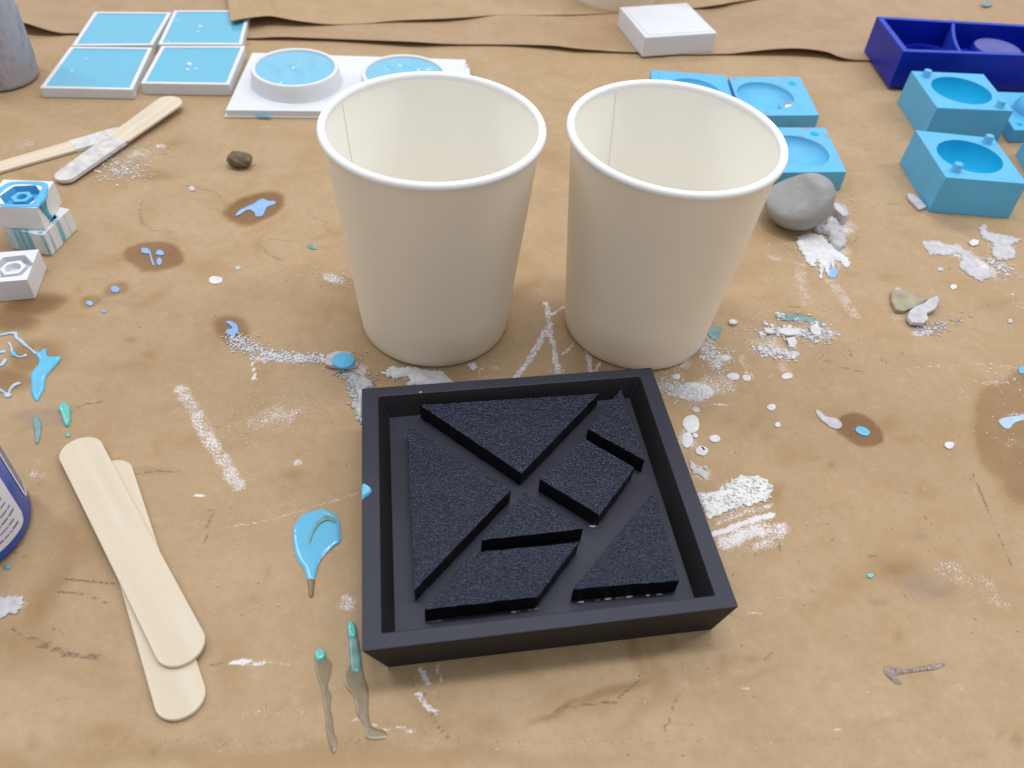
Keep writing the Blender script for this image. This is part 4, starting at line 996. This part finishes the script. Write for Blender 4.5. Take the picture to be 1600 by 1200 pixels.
shard('pale L-shaped plaster shard overlapping the brownish one', zoomed([(855, 968), (868, 930), (900, 905), (960, 880), (1000, 850), (1048, 832), (1055, 868), (1032, 918), (975, 945), (985, 985), (955, 1012), (880, 1005)], 1200, 260, 4), .0014, .0017, M_greypl, .3)
shard('grey plaster flake at the near left corner of the blue block', zoomed([(862, 185), (905, 190), (945, 225), (985, 268), (940, 284), (905, 250), (870, 215)], 1200, 260, 4), .0004, .0014, M_thinpl, .3)
shard('small white flake between the smears at right', zoomed([(1248, 482), (1275, 462), (1315, 470), (1310, 495), (1275, 505)], 1200, 260, 4), .0003, .0008, M_plaster)
shard('lumpy grey plaster crumb just right of the concrete lump', zoomed([(388, 275), (420, 268), (465, 290), (490, 330), (475, 360), (445, 370), (420, 340), (395, 310)], 1200, 260, 4), .0003, .0045, M_greypl, .5)
def smear(label, outl, h, mt, rough=.4, k=3, rag=.0009, **kw):
    o = blob('plaster_smear', outl, h, mt, rough=rough, k=k*4, rag=rag, edge=.0012, **kw); return tag(o, label, 'plaster smear', 'dried plaster smears on the table')
smear('thick bright white smear below the concrete lump', zoomed([(175, 460), (200, 430), (280, 425), (340, 440), (380, 480), (430, 530), (480, 560), (510, 600), (515, 625), (480, 630), (450, 600), (420, 590), (410, 640), (390, 600), (380, 690), (350, 640), (330, 700), (320, 640), (310, 580), (290, 625), (250, 610), (215, 550), (190, 505)], 1200, 260, 4), .0008, M_plaster, k=3)
smear('grey ragged lump on top of the bright white smear', zoomed([(285, 405), (310, 380), (345, 375), (380, 320), (400, 330), (440, 370), (475, 420), (485, 480), (460, 520), (430, 530), (385, 490), (375, 440), (340, 425)], 1200, 260, 4), .0022, M_greypl, k=2, rough=.5)
smear('long grey smear winding across at right', zoomed([(960, 472), (1010, 468), (1070, 475), (1120, 492), (1190, 490), (1235, 535), (1290, 580), (1330, 630), (1390, 655), (1400, 690), (1330, 715), (1290, 700), (1250, 680), (1190, 620), (1215, 585), (1190, 550), (1130, 558), (1060, 550), (1010, 555), (985, 510)], 1200, 260, 4), .0005, M_thinpl, k=3)
smear('grey twisted smear at the right edge below the blue block', zoomed([(1322, 395), (1345, 368), (1362, 375), (1370, 410), (1420, 425), (1480, 435), (1540, 450), (1582, 465), (1545, 485), (1515, 495), (1550, 540), (1530, 575), (1480, 588), (1420, 575), (1390, 520), (1405, 480), (1350, 460), (1335, 430)], 1200, 260, 4), .0007, M_thinpl, k=3)
smear('bright white smear at the foot of the left cup', zoomed([(470, 655), (500, 635), (530, 615), (590, 618), (640, 620), (720, 632), (780, 635), (830, 642), (860, 665), (905, 705), (880, 725), (650, 725), (650, 700), (635, 680), (600, 672), (575, 688), (535, 685), (500, 672)], 480, 420, 4), .0006, M_plaster, k=3)
smear('large pitted plaster smear touching the right side of the black tray', zoomed([(150, 775), (200, 770), (260, 745), (310, 705), (370, 693), (420, 698), (455, 720), (480, 755), (465, 790), (420, 815), (350, 830), (300, 850), (240, 868), (185, 880)], 1040, 500, 2.857), .0005, M_pit, k=3, rough=.5)
smear('grey lump under the disc chip, beside the tray corner', [sp(u, v) for u, v in [(553, 596), (560, 592), (575, 593), (582, 598), (585, 606), (572, 612), (566, 640), (566, 662), (558, 655), (556, 640), (560, 622), (555, 612)]], .0020, M_greypl, k=2, rough=.3)
smear('pale scrap at the left edge below the blue bottle', zoomed([(-20, 130), (30, 105), (100, 105), (110, 150), (60, 190), (-20, 205)], 0, 900, 3.2), .0005, M_thinpl, k=2)
GD = 'round dried plaster drops right of the tray'
for lab, e in [('uppermost and largest of the round plaster drops by the tray', (1080, 663, 13, 14)), ('smeared plaster drop hanging below the largest drop', (1074, 688, 9, 12)),
               ('flat oval plaster drop farthest from the tray side', (1116.5, 686, 8.5, 6)), ('plaster drop with a dark slit', (1096.5, 705, 9.5, 7.5)), ('tiny plaster drop next to the slit one', (1086, 681, 4.5, 4)),
               ('plaster drop against the tray rim high on the right', (1057, 589, 5.5, 4.5)), ('plaster drop under the white powder', (1086.5, 640.5, 6.5, 4.5)), ('lone plaster drop out on the clear paper', (1205, 637, 7, 5)),
               ('small lone drop left of the oil ring', (1215, 664, 4.5, 4)), ('isolated drop right of the oil ring', (1483, 696, 8, 5.5)), ('drop at the left of the flake heap', (1133, 560, 7, 4.5)),
               ('pair drop nearer the cup below the flakes', (1145, 589, 9.5, 6)), ('pair drop farther from the cup below the flakes', (1166, 591, 7, 5)), ('grey drop under the flake line', (1241, 554, 8, 5)),
               ('drop in the row of flakes', (1237, 542, 7, 5.5)), ('white drop between block and shards', (1290/4+1200-33, 449, 5.5, 4)), ('drop left of the shard pair', (1402, 453, 5, 3)), ('drop midway under the long smear', (1469, 421, 5, 3)),
               ('bright drop right of the shards', (1578, 502, 3.5, 3.5)), ('drop by the left cup foot', (739, 573, 5, 6)), ('white fleck alone on open paper left of the cups', (372, 419, 4.4, 3)), ('dot on the middle left paper', (300, 295, 5, 4)),
               ('grey drop near the flake heap', (1230, 588, 9, 5)), ('pale crusty fleck beside its white neighbour', (337, 438, 11, 6))]:
    o = blob('plaster_drop', ell_pts(*e, random.uniform(-10, 10), 10, .08), .00025, M_thinpl if random.random() < .6 else M_plaster, z=.0003)
    tag(o, lab, 'plaster drop', 'round dried plaster drops')
s_ = sp(1096.5, 703, .0006); o = slab('dark_slit', [(p.x, p.y) for p in (sp(1095.5, 700), sp(1097, 699.5), sp(1101, 704), sp(1099.5, 704.5))], .0006, .0009, M_side, bevel=0)  # darkness of the slit, a black slab laid on the drop
tag(o, 'dark slit of a round plaster drop, laid on as a thin black slab', 'sliver')
s_pit = None
o = smear('two-lobed plaster splash touching the lower right rim of the tray', zoomed([(1180, 810), (1215, 815), (1250, 850), (1290, 855), (1318, 840), (1315, 855), (1290, 870), (1320, 900), (1320, 930), (1290, 938), (1250, 910), (1210, 900)], 840, 560, 5), .0003, M_thinpl, k=3, rough=.1)

# crumbs: real little flakes scattered along lines, past counting
def crumbs(label, specs, mt, name='plaster_crumbs'):
    vs = []; fs = []
    for (pts, spread, n, smin, smax) in specs:
        P = [sp(*p) for p in pts]
        seg = [(P[i+1]-P[i]).length for i in range(len(P)-1)] or [0]
        for _ in range(n):
            if len(P) == 1: base = P[0]
            else:
                i = random.choices(range(len(seg)), seg)[0]; base = P[i].lerp(P[i+1], random.random())
            x = base.x+random.gauss(0, spread); y = base.y+random.gauss(0, spread*.9)
            s = smin+(smax-smin)*random.random()**3
            k = random.choice((4, 5, 6)); a0 = random.uniform(0, 6.28); h = s*random.uniform(.25, .6); asp = random.uniform(.5, 1)
            tx, ty = random.uniform(-.3, .3), random.uniform(-.3, .3); b0 = len(vs)
            for lev in (0, 1):
                for j in range(k):
                    a = a0+2*math.pi*j/k; r = s*random.uniform(.7, 1.1)*(1 if lev == 0 else .85)
                    dx, dy = r*math.cos(a), r*asp*math.sin(a)
                    vs.append((x+dx, y+dy, .0001 if lev == 0 else .0002+h+(tx*dx+ty*dy)))
            fs.append(tuple(b0+k+j for j in range(k)))
            for j in range(k): fs.append((b0+j, b0+(j+1) % k, b0+k+(j+1) % k, b0+k+j))
    me = bpy.data.meshes.new(name); me.from_pydata(vs, [], fs); me.update()
    o = link(name, me, mt); tag(o, label, 'plaster crumbs', kind='stuff'); return o
crumbs('trail of white crumbs left of the left cup, leading to the blue disc', [([(365, 525), (385, 543), (425, 556)], .0024, 900, .00012, .0007), ([(360, 548), (375, 540)], .0020, 60, .0002, .0006), ([(425, 556), (480, 561), (520, 563)], .0018, 900, .00013, .0009), ([(500, 560), (560, 570)], .006, 40, .0002, .0006)], M_plaster)
crumbs('heap of grey-white flakes running from the blue disc down the tray side', [([(535, 583), (550, 590), (558, 600)], .0016, 130, .0005, .0016), ([(545, 600), (556, 625), (564, 655)], .0012, 150, .0004, .0013), ([(570, 590), (590, 592)], .003, 30, .0003, .0007)], M_greypl)
crumbs('white crumbs along the chalk lines between the cups', [([(855, 480), (862, 520), (870, 580)], .0008, 170, .00015, .0005), ([(857, 510), (838, 545), (806, 592)], .0009, 200, .00015, .0006), ([(780, 570), (900, 570)], .008, 80, .0001, .0004), ([(864, 578), (880, 582)], .0016, 60, .0002, .0006), ([(735, 570), (755, 582)], .0018, 30, .0003, .0010), ([(820, 430), (880, 560)], .012, 60, .0001, .0003)], M_plaster)
crumbs('white powder and crumbs between the right cup and the tray corner', [([(1035, 605), (1100, 618)], .0038, 1500, .00012, .0006), ([(1100, 530), (1108, 555), (1125, 578)], .0024, 900, .00014, .0008), ([(1050, 580), (1140, 560)], .010, 260, .00015, .0005), ([(1040, 590), (1060, 600)], .003, 80, .0002, .0006)], M_plaster)
crumbs('broken white flakes behind and right of the right cup foot', [([(1190, 518), (1235, 520), (1290, 528)], .0028, 230, .0004, .0019), ([(1180, 548), (1215, 552), (1235, 558)], .0024, 220, .0003, .0015), ([(1215, 492), (1290, 512)], .0025, 90, .0003, .0016), ([(1150, 515), (1300, 505)], .006, 160, .0002, .0006), ([(1280, 520), (1310, 524)], .0018, 60, .0003, .0008), ([(1115, 548), (1140, 550)], .002, 30, .0003, .001), ([(1240, 540), (1300, 545)], .006, 60, .0002, .0005)], M_plaster)
for lab, pts in [('largest flat flake of the broken heap', (55, 1035, 120, 1015, 190, 1040, 180, 1065, 110, 1068, 60, 1050)), ('upright flake at the middle of the broken heap', (258, 1010, 300, 995, 325, 1035, 325, 1070, 280, 1062, 258, 1035)), ('rounded flake low in the broken heap', (110, 1085, 160, 1075, 178, 1110, 160, 1145, 130, 1140)),
                 ('thin flake at the left end of the broken heap', (-20, 1032, 20, 1035, 50, 1052, 10, 1058, -25, 1048)), ('bean-shaped flake at the head of the flake line', (-250, 972, -215, 968, -190, 985, -215, 1000, -245, 995)), ('grey round flake over the green smear', (50, 935, 75, 925, 95, 940, 80, 958, 55, 955))]:
    P = [sp(1200+pts[i]/4, 260+pts[i+1]/4) for i in range(0, len(pts), 2)]
    shard(lab, P, .0006, .0009, M_plaster if 'grey' not in lab else M_greypl, .5)
crumbs('grey scraps scattered below the pale plaster shard', [([(1430, 518), (1455, 515), (1475, 508)], .0022, 170, .0003, .0010), ([(1490, 505), (1505, 500)], .0015, 14, .0005, .0014), ([(1500, 495), (1580, 480)], .006, 30, .0002, .0007)], M_thinpl)
crumbs('white flecks at the end of the winding grey smear', [([(1545, 405), (1575, 425)], .0028, 190, .0003, .0011), ([(1520, 420), (1600, 440)], .005, 80, .0002, .0007), ([(1600, 470), (1600, 490)], .004, 30, .0002, .0009)], M_plaster)
crumbs('pale dust scattered under the used craft sticks', [([(170, 262), (210, 268)], .007, 420, .00015, .0010), ([(180, 245), (240, 240)], .009, 300, .0001, .0005), ([(25, 225), (50, 240)], .007, 130, .0001, .0005), ([(110, 255), (90, 262)], .005, 60, .0001, .0005), ([(270, 225), (275, 245)], .004, 30, .0001, .0006), ([(360, 265), (350, 272)], .004, 30, .0001, .0005)], M_plaster)
crumbs('faint powder left of the tray corner', [([(380, 660), (430, 640), (500, 625)], 0.009, 900, .0001, .00032), ([(400, 700), (360, 650)], .010, 300, .0001, .0003)], M_plaster)
crumbs('crumbs on the chalky patch at the left side of the left cup', [([(490, 425), (545, 450)], .006, 120, .0001, .0005), ([(530, 433), (545, 442)], .003, 120, .0001, .0005)], M_plaster)
crumbs('white specks sprinkled along the pale stroke at left', [([(282, 608), (305, 645), (335, 700), (374, 757)], .0030, 260, .0001, .0004)], M_plaster)
crumbs('glassy specks on the dark patch at the right edge', [([(1560, 590), (1600, 600)], .006, 70, .0002, .0008), ([(1540, 620), (1600, 700)], .012, 110, .0001, .0006)], M_plaster)
crumbs('stray specks sprinkled over the whole paper', [([(random.uniform(0, 1600), random.uniform(180, 1180)) for _ in range(60)], .03, 1700, .0001, .00035)], M_plaster)
crumbs('grains of plaster round the white smears below the concrete lump', [([(1250, 380), (1330, 430)], .008, 140, .0001, .0005), ([(1330, 320), (1310, 340)], .003, 40, .0002, .0007), ([(1240, 440), (1300, 480)], .010, 90, .0001, .0004)], M_plaster)
crumbs('tiny pale specks near the back edge of the sheets', [([(1360, 60), (1200, 130), (900, 120), (800, 100)], .03, 70, .0002, .0005), ([(1480, 25), (1530, 16)], .003, 40, .0002, .0008)], M_plaster)
crumbs('dark gritty specks sprinkled over the paper', [([(random.uniform(0, 1600), random.uniform(200, 1180)) for _ in range(50)], .03, 700, .0001, .0003)], M_pebble, 'grit')
